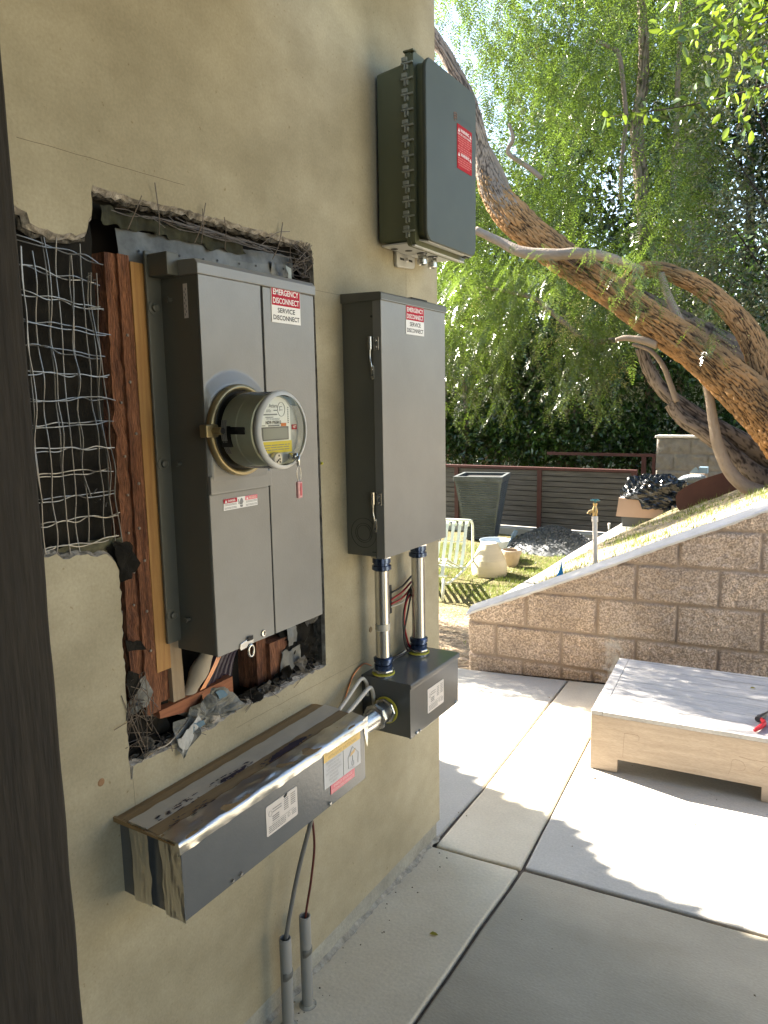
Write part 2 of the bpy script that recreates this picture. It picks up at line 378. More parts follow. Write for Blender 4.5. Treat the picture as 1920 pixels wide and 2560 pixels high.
# ================================================================== HOUSE
house = thing('house', 'tan stucco house with a ragged opening cut in the wall behind the meter panel', 'house', (0, 0, 0))
def jitter(poly, amp, step, skip=lambda a, b: False):
    out = []
    for i in range(len(poly)):
        a, b = poly[i], poly[(i + 1) % len(poly)]
        L = math.hypot(b[0] - a[0], b[1] - a[1]); n = max(1, int(L / step)); out.append(a)
        if skip(a, b): continue
        for k in range(1, n):
            t = k / n; out.append((a[0] + (b[0] - a[0]) * t + rnd.uniform(-amp, amp), a[1] + (b[1] - a[1]) * t + rnd.uniform(-amp, amp)))
    return out
HOLE = [(.76, 2.12), (.869, 2.114), (.885, 2.089), (.918, 2.087), (.95, 2.083), (.983, 2.084), (1.005, 2.094), (1.022, 2.128), (1.029, 2.187), (1.12, 2.184), (1.276, 2.19),
        (1.427, 2.191), (1.603, 2.193), (1.745, 2.196), (1.755, 2.147), (1.757, 2.09), (1.760, 1.786), (1.762, 1.432), (1.763, 1.221), (1.760, .961),
        (1.636, .958), (1.51, .953), (1.389, .964), (1.261, .951), (1.17, .958), (1.078, .957), (1.030, .958), (1.026, .932), (1.021, .93), (1.022, 1.068), (1.026, 1.225),
        (1.028, 1.328), (1.029, 1.404), (1.021, 1.423), (1.003, 1.449), (.966, 1.451), (.912, 1.456), (.869, 1.464), (.76, 1.462)]
HOLE = [(y + (rnd.uniform(-.004, .004) if y < 1.01 else 0), z + (rnd.uniform(-.006, .004) if y < 1.01 else 0)) for y, z in jitter(HOLE, .0032, .012, lambda a, b: a[0] > 1.75 and b[0] > 1.75)]
OUT = [(-3.0, .076), (WALL_END, .070), (WALL_END + .012, 1.8), (WALL_END, WALL_TOP), (-3.0, WALL_TOP)]
def fill(outer, hole, x, back=False):
    loops = [[Vector((p[0], p[1], 0)) for p in outer], [Vector((p[0], p[1], 0)) for p in hole]]
    tris = tessellate_polygon(loops); pts = [p for l in loops for p in l]
    return [(x, p.x, p.y) for p in pts], [tuple(t) for t in tris]
mb = MB(); v, f = fill(OUT, HOLE, 0.0); mb.add(v, f)
# end return of the wall and bottom lip
mb.quad((0, WALL_END, .070), (-.25, WALL_END, .070), (-.25, WALL_END, WALL_TOP), (0, WALL_END, WALL_TOP), (0, WALL_END + .012, 1.8))
mb.quad((0, -3, .076), (0, WALL_END, .070), (-.02, WALL_END, .070), (-.02, -3, .076))
w = mb.build('stucco_wall', M_STUCCO, house)
bm = bmesh.new(); bm.from_mesh(w.data); bmesh.ops.recalc_face_normals(bm, faces=bm.faces); bm.to_mesh(w.data); bm.free()
# broken edge of the plaster: three ragged layers going in
def rim(hole, xs, shrink, name, material):
    mb = MB(); n = len(hole); cy = sum(p[0] for p in hole) / n; cz = sum(p[1] for p in hole) / n; rings = []
    for k, x in enumerate(xs):
        ring = []
        for i, p in enumerate(hole):
            a, b = hole[i - 1], hole[(i + 1) % n]; ty, tz = b[0] - a[0], b[1] - a[1]; L = math.hypot(ty, tz) or 1
            ny, nz = tz / L, -ty / L
            s_ = 0 if p[0] > 1.75 else shrink[k] * (0.6 + .8 * abs(noise.noise(Vector((p[0] * 38, p[1] * 38, k * 5)))))
            ring.append((x + rnd.uniform(-.0015, .0015) * (k > 0), p[0] + ny * s_, p[1] + nz * s_))
        rings.append(ring)
    for ring in rings: mb.v += ring
    for k in range(len(xs) - 1):
        for i in range(n): mb.f.append((k * n + i, k * n + (i + 1) % n, (k + 1) * n + (i + 1) % n, (k + 1) * n + i))
    return mb.build(name, material, house)
rim(HOLE, [0.0005, -.006, -.014], [0, .005, .011], 'plaster_edge', M_PLASTER)
rim(HOLE, [-.014, -.022, -.032, -.045], [.011, .018, .009, .015], 'brown_coat', M_PLASTER_D)
# foundation
fb = MB(); fb.box(-.2, -.004, -3, WALL_END - .015, -.05, .0755); fb.build('foundation', M_FOUND, house, bevel=.006)
fb = MB(); prev = None
for i in range(420):                                # ragged mortar line along the foot of the foundation
    y = -.4 + i * .0069; w_ = .012 + .012 * noise.noise(Vector((y * 9, 0, 1))) + .010 * noise.noise(Vector((y * 40, 2, 1))); h_ = .010 + .008 * noise.noise(Vector((y * 13, 5, 1)))
    q = ((-.004, y, max(.003, h_)), (-.002 + max(.003, w_) * .5, y, max(.0025, h_ * .5)), (-.001 + max(.003, w_), y, .0006))
    if prev: fb.quad(prev[0], q[0], q[1], prev[1]); fb.quad(prev[1], q[1], q[2], prev[2])
    prev = q
fb.build('mortar_line', mat('pale_mortar', (.34, .32, .27), .9, var=.35, vscale=40, bump=.6, bscale=80), house)
# the house behind the wall, its roof with a stepped tile verge
MB().box(-6, -.26, -3, WALL_END - .02, -.05, WALL_TOP).build('house_body', M_STUCCO, house)
hz = WALL_TOP; k_ = hz / math.tan(SUN_EL); ox, oy = -sd.x / math.cos(SUN_EL) * k_, -sd.y / math.cos(SUN_EL) * k_
SHADE = [(-1.5, 3.50), (-.273, 3.085)]
for a, b, nt in (((-.273, 3.085), (.10, 2.915), 3), ((.10, 2.915), (.43, 2.845), 3), ((.43, 2.845), (.66, 2.60), 4), ((.66, 2.60), (1.22, 2.49), 5), ((1.22, 2.49), (2.6, 2.05), 10)):
    for k in range(nt):                                   # stepped ends of the tiles
        j0 = rnd.uniform(-.28, .12); f0, f1 = (k + .85 + j0) / nt, (k + 1.0 + j0) / nt; am = rnd.uniform(.35, 1.5)
        SHADE += [(a[0] + (b[0] - a[0]) * f0 + .018 * am, a[1] + (b[1] - a[1]) * f0 + .030 * am), (a[0] + (b[0] - a[0]) * f1 - .006 * am, a[1] + (b[1] - a[1]) * f1 - .014 * am)]
SHADE += [(5.4, 1.2)]
edge = [(x - ox, y - oy) for x, y in SHADE]
rb = MB(); rb.prism([(-14, -3)] + [(-14, edge[0][1])] + edge + [(edge[-1][0], -3)], 2, hz, hz + .012)
rb.build('roof', M_ROOF, house)
# the covered bay we stand in: soffit, an added bounce wall and boarded back
cb = MB(); cb.box(-.0, 4.6, 1.5, 2.50, 3.2, 3.3); cb.box(-.0, 4.6, -3.2, 1.48, 2.76, 2.9); cb.build('soffit_and_shade_slab', M_SOFFIT, house)  # low near slab added out of view to darken the upper wall
cb = MB(); cb.box(-.0, 4.0, -2.6, -2.5, 0, 3.34); cb.build('porch_back_wall', M_SOFFIT, house)
cb = MB(); cb.box(5.6, 5.8, -.5, 6.5, 0, 2.6); cb.build('added_bounce_wall', M_STUCCO, house)  # unseen sunlit wall, added to throw warm light back at the house
# hairline seams in the stucco
def seam(a, b, wdt=.0012):
    sb = MB(); a, b = Vector((.0004, *a)), Vector((.0004, *b)); n = max(2, int((b - a).length / .03)); t = (b - a).normalized(); nn = Vector((0, -t.z, t.y)); prev = None
    for i in range(n + 1):
        p = a.lerp(b, i / n) + nn * rnd.uniform(-.0008, .0008); q = (p - nn * wdt / 2, p + nn * wdt / 2)
        if prev: sb.quad(prev[0], q[0], q[1], prev[1])
        prev = q
    sb.build('hairline_seam', mat('seam_dark', (.16, .13, .085), .9), house)
seam((1.757, 2.071), (1.887, 2.071)); seam((.872, 2.234), (1.28, 2.244)); seam((2.285, 2.21), (2.283, 2.07)); seam((1.36, .918), (1.98, .915), .001)
seam((1.027, .93), (1.028, .86), .001)

# --- what shows inside the opening
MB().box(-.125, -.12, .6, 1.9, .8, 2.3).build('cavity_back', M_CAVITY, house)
def crumple(y0, y1, z0, z1, x, amp, name, material, ny=40, nz=40, seed=0, rip=0.0, sc=14):
    vs = []; fs = []
    for j in range(nz + 1):
        for i in range(ny + 1):
            u, v_ = i / ny, j / nz; y = y0 + (y1 - y0) * u; z = z0 + (z1 - z0) * v_
            nn = noise.noise(Vector((y * sc, z * sc * .7, seed))) + .5 * noise.noise(Vector((y * sc * 2.7, z * sc * 2.2, seed + 4)))
            e = min(u, v_, 1 - u, 1 - v_)
            rr = rip * noise.noise(Vector((y * 30, z * 30, seed + 8))) if e == 0 else 0
            vs.append((x + amp * nn, y + rr, z + rr))
    fs = [(j * (ny + 1) + i, j * (ny + 1) + i + 1, (j + 1) * (ny + 1) + i + 1, (j + 1) * (ny + 1) + i) for j in range(nz) for i in range(ny)]
    return MB().add(vs, fs).build(name, material, house, smooth=True)
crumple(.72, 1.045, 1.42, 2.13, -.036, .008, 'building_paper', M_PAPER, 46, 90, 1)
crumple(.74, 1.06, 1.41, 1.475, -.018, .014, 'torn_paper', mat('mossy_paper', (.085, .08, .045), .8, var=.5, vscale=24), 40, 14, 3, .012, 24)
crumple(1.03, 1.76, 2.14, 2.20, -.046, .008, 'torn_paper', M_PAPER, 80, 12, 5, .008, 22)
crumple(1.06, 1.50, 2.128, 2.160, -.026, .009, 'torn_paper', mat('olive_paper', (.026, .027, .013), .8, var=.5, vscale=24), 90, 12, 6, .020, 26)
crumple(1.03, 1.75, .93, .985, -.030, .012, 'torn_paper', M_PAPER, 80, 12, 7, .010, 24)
crumple(1.60, 1.755, .955, 1.20, -.040, .014, 'torn_paper', M_PAPER, 24, 40, 8, .012, 20)
crumple(1.03, 1.17, .94, 1.06, -.04, .012, 'torn_paper', M_PAPER, 20, 20, 9, .01, 24)
crumple(1.01, 1.06, 1.38, 1.46, -.006, .014, 'torn_paper', M_PAPER, 14, 18, 10, .01, 30)
crumple(1.62, 1.66, 1.06, 1.20, -.030, .010, 'torn_flashing', M_GALV, 10, 20, 11, .008, 30)
crumple(1.58, 1.67, .99, 1.05, -.026, .008, 'torn_flashing', M_GALV, 14, 12, 12, .012, 30)
crumple(1.60, 1.66, 2.07, 2.13, -.026, .010, 'torn_flashing', M_GALV, 14, 12, 13, .012, 30)
# torn white-and-grey wrap hanging over the lower lip
wrapv = [(1.165, 1.005, -.01), (1.20, 1.01, -.012), (1.235, 1.035, -.014), (1.29, 1.045, -.016), (1.33, 1.04, -.018), (1.375, 1.0, -.008), (1.395, .966, .004), (1.33, .965, .006), (1.27, .955, .006), (1.215, .972, .008), (1.185, .968, .010), (1.158, .925, .014), (1.152, .972, .006)]
def torn(pts, name, material, amp=.006, seed=0):
    c = Vector((0, 0, 0))
    for p in pts: c += Vector((p[2], p[0], p[1]))
    c /= len(pts); ring = jitter([(p[0], p[1]) for p in pts], .003, .010); mb = MB(); n = len(ring)
    def xof(y, z):
        d = [(1 / ((y - p[0]) ** 2 + (z - p[1]) ** 2 + 1e-5), p[2]) for p in pts]; return sum(a * b for a, b in d) / sum(a for a, b in d) + amp * noise.noise(Vector((y * 40, z * 40, seed)))
    rings = []
    for s_ in (1, .75, .5, .25): rings += [(xof(c.y + (y - c.y) * s_, c.z + (z - c.z) * s_), c.y + (y - c.y) * s_, c.z + (z - c.z) * s_) for y, z in ring]
    rings.append((xof(c.y, c.z), c.y, c.z)); mb.v = rings
    for k in range(3):
        for i in range(n): mb.f.append((k * n + i, k * n + (i + 1) % n, (k + 1) * n + (i + 1) % n, (k + 1) * n + i))
    for i in range(n): mb.f.append((3 * n + i, 3 * n + (i + 1) % n, 4 * n))
    return mb.build(name, material, house)
torn(wrapv, 'torn_house_wrap', mat('house_wrap', (.27, .265, .235), .4, col2=(.085, .085, .07), vscale=22, bump=.8, bscale=45), .026, 2)
torn([(1.150, .975, .012), (1.19, .985, .010), (1.225, 1.005, .006), (1.235, .985, .010), (1.20, .965, .014), (1.165, .925, .018)], 'torn_house_wrap', mat('wrap_white', (.42, .42, .40), .5, var=.2, vscale=30), .008, 12)
torn([(1.205, .995, .012), (1.235, .99, .012), (1.24, .978, .013), (1.20, .972, .013)], 'wrap_print', mat('wrap_blue', (.07, .15, .21), .5), .002, 3)
torn([(1.30, 1.035, -.008), (1.33, 1.03, -.008), (1.34, 1.015, -.004), (1.31, 1.012, -.004)], 'wrap_print', MATS['wrap_blue'], .002, 4)
torn([(1.63, 2.12, .002), (1.655, 2.115, .002), (1.652, 2.085, .002), (1.66, 2.04, .003), (1.645, 2.035, .003), (1.636, 2.09, .002)], 'torn_house_wrap', mat('wrap_pale', (.30, .34, .33), .5, var=.3, vscale=20), .004, 5)
torn([(1.02, 1.47, .006), (1.06, 1.46, .002), (1.085, 1.41, -.004), (1.075, 1.39, -.002), (1.03, 1.405, .004), (1.022, 1.43, .006)], 'torn_paper', M_PAPER, .012, 6)
torn([(1.03, 1.25, .004), (1.075, 1.235, -.002), (1.09, 1.21, -.006), (1.035, 1.222, .002)], 'torn_paper', M_PAPER, .006, 7)
torn([(1.03, 1.18, .004), (1.065, 1.16, -.002), (1.06, 1.13, -.002), (1.04, 1.11, .002), (1.03, 1.12, .003)], 'torn_paper', M_PAPER, .008, 8)
for q, (y, z, s_) in enumerate([(1.06, .972, .020), (1.12, .962, .016), (1.26, .975, .022), (1.44, .972, .026), (1.50, .978, .030), (1.55, .985, .024), (1.585, .99, .03), (1.66, 1.0, .026), (1.70, .985, .02), (1.72, 1.02, .02), (1.08, .99, .018), (1.40, .970, .018), (1.69, 1.06, .03), (1.715, 1.12, .03), (1.68, 1.14, .02)]):
    torn([(y + s_ * math.cos(a) * rnd.uniform(.6, 1.3), z + s_ * math.sin(a) * rnd.uniform(.5, 1.1), rnd.uniform(-.03, .004)) for a in (0, 1.1, 2.0, 3.1, 4.2, 5.3)], 'torn_paper', (M_PAPER, M_PLASTER_D, M_PAPER)[q % 3], .02, 20 + q)
# studs
def stud(pts0, pts1, x0, x1, name, material, rough=0.0, n=36):
    "pts0/pts1: (y left, y right) at the top and bottom with z"
    (yl, yr, zt), (bl, br, zb) = pts0, pts1; vs = []; fs = []
    for j in range(n + 1):
        t = j / n; z = zt + (zb - zt) * t; l = yl + (bl - yl) * t; r_ = yr + (br - yr) * t
        jn = lambda q: rough * noise.noise(Vector((z * 30, q, 1)))
        vs += [(x0, l + jn(1), z), (x1 + jn(2), l + jn(3), z), (x1 + jn(5) * 1.5, (l + r_) / 2, z), (x1 + jn(6), r_ + jn(4) * .5, z), (x0, r_, z)]
    for j in range(n):
        for q in range(4): a = j * 5 + q; fs.append((a, a + 1, a + 6, a + 5))
    fs += [(0, 1, 2, 3, 4), tuple(n * 5 + q for q in range(4, -1, -1))]
    return MB().add(vs, fs).build(name, material, house)
stud((1.070, 1.100, 2.07), (1.062, 1.100, 1.09), -.09, -.030, 'stud', M_REDWOOD, .007)
stud((1.097, 1.126, 2.07), (1.097, 1.137, 1.045), -.09, -.022, 'stud', M_REDWOOD, .003)
stud((1.128, 1.166, 2.058), (1.131, 1.173, 1.138), -.11, -.020, 'stud', M_YELWOOD, .0006)
stud((1.172, 1.205, 1.30), (1.176, 1.213, 1.050), -.11, -.022, 'stud', M_PALEWOOD, .0006)
stud((1.128, 1.174, 1.148), (1.134, 1.176, 1.058), -.11, -.034, 'stud', M_REDWOOD, .001)
stud((1.506, 1.545, 1.16), (1.506, 1.545, .96), -.12, -.05, 'stud', M_REDWOOD, .002)
stud((1.545, 1.622, 1.085), (1.545, 1.620, .97), -.12, -.035, 'stud', M_REDWOOD, .002)
def nail(o, r):
    nb_ = MB(); screw(nb_, o, (1, 0, 0), r, .003); nb_.build('stud_nail', mat('old_nail', (.22, .20, .18), .5, .6), house)
for q in range(9): nail((-.022, 1.105 + .012 * rnd.random(), 1.10 + q * .10 + rnd.uniform(-.02, .02)), .0035)
for q in range(8): nail((-.026, 1.08 + .008 * rnd.random(), 1.12 + q * .09 + rnd.uniform(-.02, .02)), .003)
# sill piece, header strip, bracket plates
sbb = MB(); sbb.add([(-.06, 1.128, 1.05), (-.06, 1.374, 1.052), (-.06, 1.374, .99), (-.06, 1.128, 1.03), (-.018, 1.128, 1.046), (-.018, 1.374, 1.050), (-.018, 1.374, .984), (-.018, 1.129, 1.028)],
    [(4, 7, 6, 5), (0, 1, 2, 3), (0, 4, 5, 1), (3, 2, 6, 7), (1, 5, 6, 2), (0, 3, 7, 4)])
sbb.build('sill_block', mat('bright_redwood', (.34, .13, .06), .7, col2=(.22, .075, .035), vscale=9, stretch=(5, 1, 14), bump=.3, bscale=50), house)
vs = []; nfl = 40
for i in range(nfl + 1):
    t = i / nfl; y = 1.105 + t * (1.70 - 1.105); zt = 2.124 + .034 * t + .004 * noise.noise(Vector((y * 30, 0, 3))); zb_ = 2.040 + .072 * max(0, (t - .15)) + .002 * noise.noise(Vector((y * 20, 5, 3)))
    vs += [(-.034, y, zt), (-.028 + .003 * noise.noise(Vector((y * 15, 1, 1))), y, (zt + zb_) / 2), (-.027, y, zb_), (-.06, y, zb_ + .002)]
fl = MB().add(vs, [(4 * i + q, 4 * i + q + 1, 4 * i + q + 5, 4 * i + q + 4) for i in range(nfl) for q in range(3)]).build('flashing', M_GALV, house)
hb = MB()
for q in range(9): hb.lathe([(.003, 0), (.003, .0008)], (-.0265, 1.16 + q * .062 + rnd.uniform(-.01, .01), 2.085 + q * .004), (1, 0, 0), 8)
hb.build('nail_hole', M_BLACK, house)
MB().tube(catmull([(-.0262, 1.19, 2.078), (-.0262, 1.195, 2.066), (-.0262, 1.30, 2.078), (-.0262, 1.40, 2.083), (-.0262, 1.48, 2.084), (-.0262, 1.60, 2.094)]), .0012, 5).build('marker_line', mat('blue_marker', (.02, .02, .06), .6), house)
torn([(1.048, 1.144, -.02), (1.105, 1.142, -.022), (1.112, 1.10, -.02), (1.092, 1.07, -.018), (1.046, 1.071, -.012), (1.044, 1.11, -.014)], 'torn_flashing', M_GALV, .006, 30)
# wires: lath mesh over the dark bay, loose ends along the broken edges
def wire(pts, r, name=None): return catmull(pts, 5), r
mbw = MB()
for i, y in enumerate([.80, .83, .868, .893, .918, .944, .970, .995, 1.012, 1.030]):
    top = 2.05 + rnd.uniform(-.02, .03) - (.03 if i > 7 else 0); pts = [(-.014 + rnd.uniform(-.006, .008), y + rnd.uniform(-.002, .002) + .018 * (1 - t) * (i > 6), 1.45 + (top - 1.45) * t + (.0)) for t in np.linspace(0, 1, 11)]
    mbw.tube(catmull(pts, 4), .0014, 5)
    if i % 2 == 0: mbw.tube(catmull([(p[0] + .003, p[1] + rnd.uniform(-.005, .007), p[2]) for p in pts[2:]], 4), .0013, 5)
for j in range(13):
    z = 1.475 + j * .0485
    for d in (-.0035, .0035):
        mbw.tube(catmull([(-.012 + rnd.uniform(-.005, .007), y, z + (d if rnd.random() < .8 else -d) + rnd.uniform(-.002, .002) - .012 * ((y - .9) / .13) * (j > 7)) for y in np.linspace(.78, 1.045 + rnd.uniform(-.015, .012), 9)], 4), .0013, 5)
for q in range(7):
    y = rnd.uniform(.98, 1.03); z = rnd.uniform(1.55, 2.02); mbw.tube([(-.008, y, z), (.004, y + rnd.uniform(-.02, .02), z + rnd.uniform(-.012, .012))], .0013, 5)
mbw.build('wire_lath', M_WIRE, house)
mbw = MB()
for q in range(26):                                   # strands along the top of the opening
    y = rnd.uniform(1.06, 1.55); L = rnd.uniform(.08, .3); z = 2.168 - .01 * rnd.random() + .02 * (y - 1.06) * .2
    mbw.tube(catmull([(-.008 + rnd.uniform(-.012, .008), y + L * t, z + rnd.uniform(-.008, .006) - .010 * t) for t in (0, .33, .66, 1)], 4), .0009, 4)
for y, z, dz, dy in [(1.192, 2.165, .06, -.012), (1.32, 2.165, .05, .01), (1.325, 2.165, .035, -.006), (1.60, 2.17, .05, .01), (1.605, 2.18, .045, .006), (1.59, 2.195, .012, .05), (1.13, 2.16, .03, .012), (1.40, 2.165, .03, -.01)]:
    mbw.tube(catmull([(-.01, y - dy, z - .04), (.006, y, z), (.012, y + dy, z + dz)], 4), .0011, 4)
for q in range(30):                                   # tangle in the upper right and lower left corners
    cy, cz = ((1.69, 2.145), (1.055, 1.07))[q % 2]; p = [(-.015 + rnd.uniform(-.012, .03), cy + rnd.uniform(-.045, .05), cz + rnd.uniform(-.05, .05) * (1 + (q % 2))) for _ in range(4)]
    mbw.tube(catmull(p, 5), .0009, 4)
for q in range(22):
    y = rnd.uniform(1.04, 1.72); z = .962 + rnd.uniform(0, .02); mbw.tube(catmull([(-.02, y, z + .015), (.002, y + rnd.uniform(-.02, .03), z), (.010, y + rnd.uniform(-.04, .05), z - rnd.uniform(-.006, .018))], 4), .0008, 4)
mbw.tube(catmull([(.0, 1.05, 1.065), (.01, 1.02, 1.07), (.016, .975, 1.069)], 4), .0011, 4)
mbw.build('loose_wire', M_RUSTWIRE, house)['kind'] = 'stuff'
MB().tube(catmull([(-.004, 1.05, .955), (.004, 1.09, .972), (.002, 1.13, .970), (-.006, 1.19, .99), (-.02, 1.22, .995)], 6), .0022, 6).build('loose_wire', M_WIRE, house)
# rubble on the lower lip
gbm = MB()
for q in range(90):
    y = rnd.uniform(1.035, 1.74); s_ = rnd.uniform(.003, .011) * (1.6 if q < 10 else 1)
    c = Vector((-.018 + rnd.uniform(-.012, .014), y, .958 + s_ * .5 + rnd.random() * .012))
    pts = [c + Vector((rnd.uniform(-1, 1), rnd.uniform(-1, 1), rnd.uniform(-1, 1))) * s_ for _ in range(6)]
    gbm.add(pts, [(0, 1, 2), (0, 2, 3), (0, 3, 4), (1, 2, 5), (2, 3, 5), (3, 4, 5), (0, 4, 1), (4, 5, 1)])
gbm.build('rubble', M_PLASTER_D, house)['kind'] = 'stuff'
MB().box(-.02, .008, 1.268, 1.30, .963, .992).build('rubble', M_PLASTER, house, bevel=.006)
# cables feeding the panel from below
cbm = MB()
for q in range(5):
    cbm.tube(catmull([(-.045 - q * .004, 1.27 + q * .030, 1.0), (-.03 - .006 * q, 1.31 + q * .024, 1.09), (-.02, 1.37 + q * .017, 1.18), (-.01, 1.42 + q * .012, 1.24)], 6), .013, 10)
cbm.build('panel_cable', mat('purple_black_cable', (.022, .012, .026), .3), house, smooth=True)
MB().tube(catmull([(-.05, 1.22, 1.0), (-.032, 1.255, 1.075), (-.02, 1.30, 1.15), (-.01, 1.33, 1.22)], 6), [.020 + .004 * math.sin(i) for i in range(19)], 12).build('panel_cable', mat('beige_insulation', (.40, .34, .26), .7, bump=.3, bscale=30), house, smooth=True)
cop = MB()
for q in range(3): cop.tube(catmull([(-.03, 1.255 + q * .006, 1.03), (-.012, 1.30 + q * .006, 1.10), (-.006, 1.345 + q * .008, 1.175)], 6), .0018, 6)
cop.build('ground_wire', M_COPPER, house)
# small stains, knots, plugs
MB().lathe([(.010, 0), (.008, .002), (.003, .0005)], (.0003, 2.016, 1.004), (1, 0, 0), 12).build('wall_plug', mat('plug_dark', (.20, .15, .09), .9), house)
MB().lathe([(.009, 0), (.006, .0012)], (.0003, .945, .960), (1, 0, 0), 10).build('wall_plug', mat('rust_spot', (.26, .15, .08), .9), house)
MB().prism([(2.505, .225), (2.505, .265), (2.545, .262), (2.540, .235)], 0, -.06, -.02).build('wood_chip', M_PALEWOOD, house)

# weathered post standing in front of the wall
post = thing('timber_post', 'dark weathered timber post at the left edge in front of the stucco wall', 'post', (.13, .55, 0))
pb = MB(); vs = []; n = 70
for j in range(n + 1):
    z = -.0 + 3.3 * j / n; e = .0012 * noise.noise(Vector((z * 9, 3, 3))); vs += [(.06, .38, z), (.2 + e, .38, z), (.2 + e * .5, .722 + e, z), (.196 + e, .727 + e, z), (.06, .727 + e, z)]
pb.add(vs, [(j * 5 + q, j * 5 + (q + 1) % 5, (j + 1) * 5 + (q + 1) % 5, (j + 1) * 5 + q) for j in range(n) for q in range(5)] + [(0, 1, 2, 3, 4), tuple(n * 5 + q for q in range(5))])
pb.build('shaft', M_POST, post)

# ================================================================== METER PANEL
PX = .104
mp = thing('meter_panel', 'large grey meter panel in the ragged wall opening with a red disconnect label', 'meter panel', (0, 1.2, 1.62))
eb = MB(); eb.box(-.09, PX - .004, 1.201, 1.612, 1.176, 2.036); enc = eb.build('enclosure', M_GREY_SHADED, mp, bevel=.003)
hd = MB(); hd.prism([(-.05, 2.03), (PX + .004, 2.03), (PX + .004, 2.052), (PX - .004, 2.062), (-.05, 2.068)], 1, 1.196, 1.617); hd.build('hood', M_GREY, mp, bevel=.002)
fl = MB(); fl.box(-.018, -.010, 1.160, 1.201, 1.200, 2.085); fl.build('flange', M_GREY_SHADED, mp, bevel=.002)
br = MB(); br.box(-.01, .05, 1.166, 1.200, 2.030, 2.078); br.build('mounting_bracket', M_GREY_SHADED, mp, bevel=.002)
for z in (1.965, 1.621, 1.267):
    b_ = MB(); b_.lathe([(.016, 0), (.016, .002), (.009, .003), (.009, .009), (.006, .011)], (-.010, 1.176, z), (1, 0, 0), 6 if False else 14); b_.build('bolt', M_GREY_SHADED, mp)
sc_ = MB()
for z in (1.982, 1.620, 1.255): sc_ = MB(); sc_.lathe([(.004, 0), (.004, .010), (.006, .011), (.006, .014)], (.020, 1.201, z), (0, -1, 0), 10); sc_.build('side_screw', M_GREY_SHADED, mp)
sl_ = MB(); sl_.box(.058, .070, 1.1999, 1.2006, 1.940, 2.013); slo = sl_.build('side_label', M_LABELW, mp)
gk = MB()
for q in range(10): gk.box(.0605 + (q % 2) * .004, .0625 + (q % 2) * .004, 1.1995, 1.19985, 1.945 + q * .006, 1.945 + q * .006 + .005)
gk.build('side_print', M_GINK, slo)
# doors: right wiring door, left meter cover with its raised socket ring, lower cover tucked under its lip
MB().box(PX - .004, PX, 1.4105, 1.612, 1.1735, 2.029).build('door', M_GREY, mp, bevel=.0025)
MB().box(PX - .0145, PX - .0035, 1.402, 1.412, 1.178, 2.03).build('door_gap', M_DARK, mp)
MC = (1.294, 1.693)                                  # centre of the meter socket
up = MB(); ny, nz = 60, 120
vs = []; fs = []
for j in range(nz + 1):
    z = 1.552 + (2.029 - 1.552) * j / nz
    for i in range(ny + 1):
        y = 1.201 + (1.4015 - 1.201) * i / ny; d = math.hypot(y - MC[0], z - MC[1]); h = .010 * max(0, min(1, (.135 - d) / .028)) if z > MC[1] - .02 else .010 * max(0, min(1, (.135 - max(abs(y - MC[0]) * .85, d * .72)) / .026))
        if z < 1.592: h = .007 + (h - .007) * max(0, (z - 1.578) / .014) if z > 1.578 else .007
        e = min(i, ny - i) / ny * .2; h *= min(1, e / .008 + .0)
        vs.append((PX + h, y, z))
fs = [(j * (ny + 1) + i, j * (ny + 1) + i + 1, (j + 1) * (ny + 1) + i + 1, (j + 1) * (ny + 1) + i) for j in range(nz) for i in range(ny)]
k0 = len(vs)
vs += [(PX - .004, 1.201, 1.552), (PX - .004, 1.4015, 1.552)]
fs.append((k0, k0 + 1, ny, 0)) if False else None
up.add(vs, fs); up.box(PX - .004, PX - .0005, 1.201, 1.4015, 1.552, 2.029); up.build('meter_cover', M_GREY, mp, smooth=True)
lp = MB(); lp.prism([(PX - .002, 1.552), (PX + .0075, 1.5535), (PX + .0075, 1.592), (PX + .002, 1.594), (PX - .002, 1.594)], 1, 1.2005, 1.4095); lp.build('cover_lip', M_GREY, mp, bevel=.002)
MB().box(PX - .004, PX + .0005, 1.2015, 1.4055, 1.1735, 1.5515).build('lower_cover', M_GREY, mp, bevel=.0025)
b_ = MB(); b_.lathe([(.009, 0), (.009, .002), (.0075, .004), (.003, .005)], (PX, 1.361, 1.189), (1, 0, 0), 14); b_.build('cover_screw', M_STEEL, mp, smooth=False)
MB().box(PX + .0052, PX + .0056, 1.3595, 1.3625, 1.184, 1.194).build('screw_slot', M_DARK, mp)
ht = MB()
ht.prism([(1.272, 1.176), (1.276, 1.169), (1.318, 1.173), (1.322, 1.178), (1.322, 1.190), (1.300, 1.190), (1.276, 1.186)], 0, PX + .001, PX + .004)
ht.build('hasp', M_STEEL, mp, bevel=.001)
ht = MB(); ht.box(PX + .0042, PX + .0062, 1.300, 1.318, 1.186, 1.196); ht.build('hasp_clip', M_DARK, mp)
ht = MB()
tor = [(PX + .006, 1.309 + .0095 * math.cos(a), 1.160 + .014 * math.sin(a)) for a in np.linspace(-math.pi, math.pi, 21)]
ht.tube(tor, .003, 8, False); ht.box(PX + .004, PX + .007, 1.303, 1.315, 1.172, 1.178); ht.build('hasp_ring', M_STEEL, mp, smooth=True)
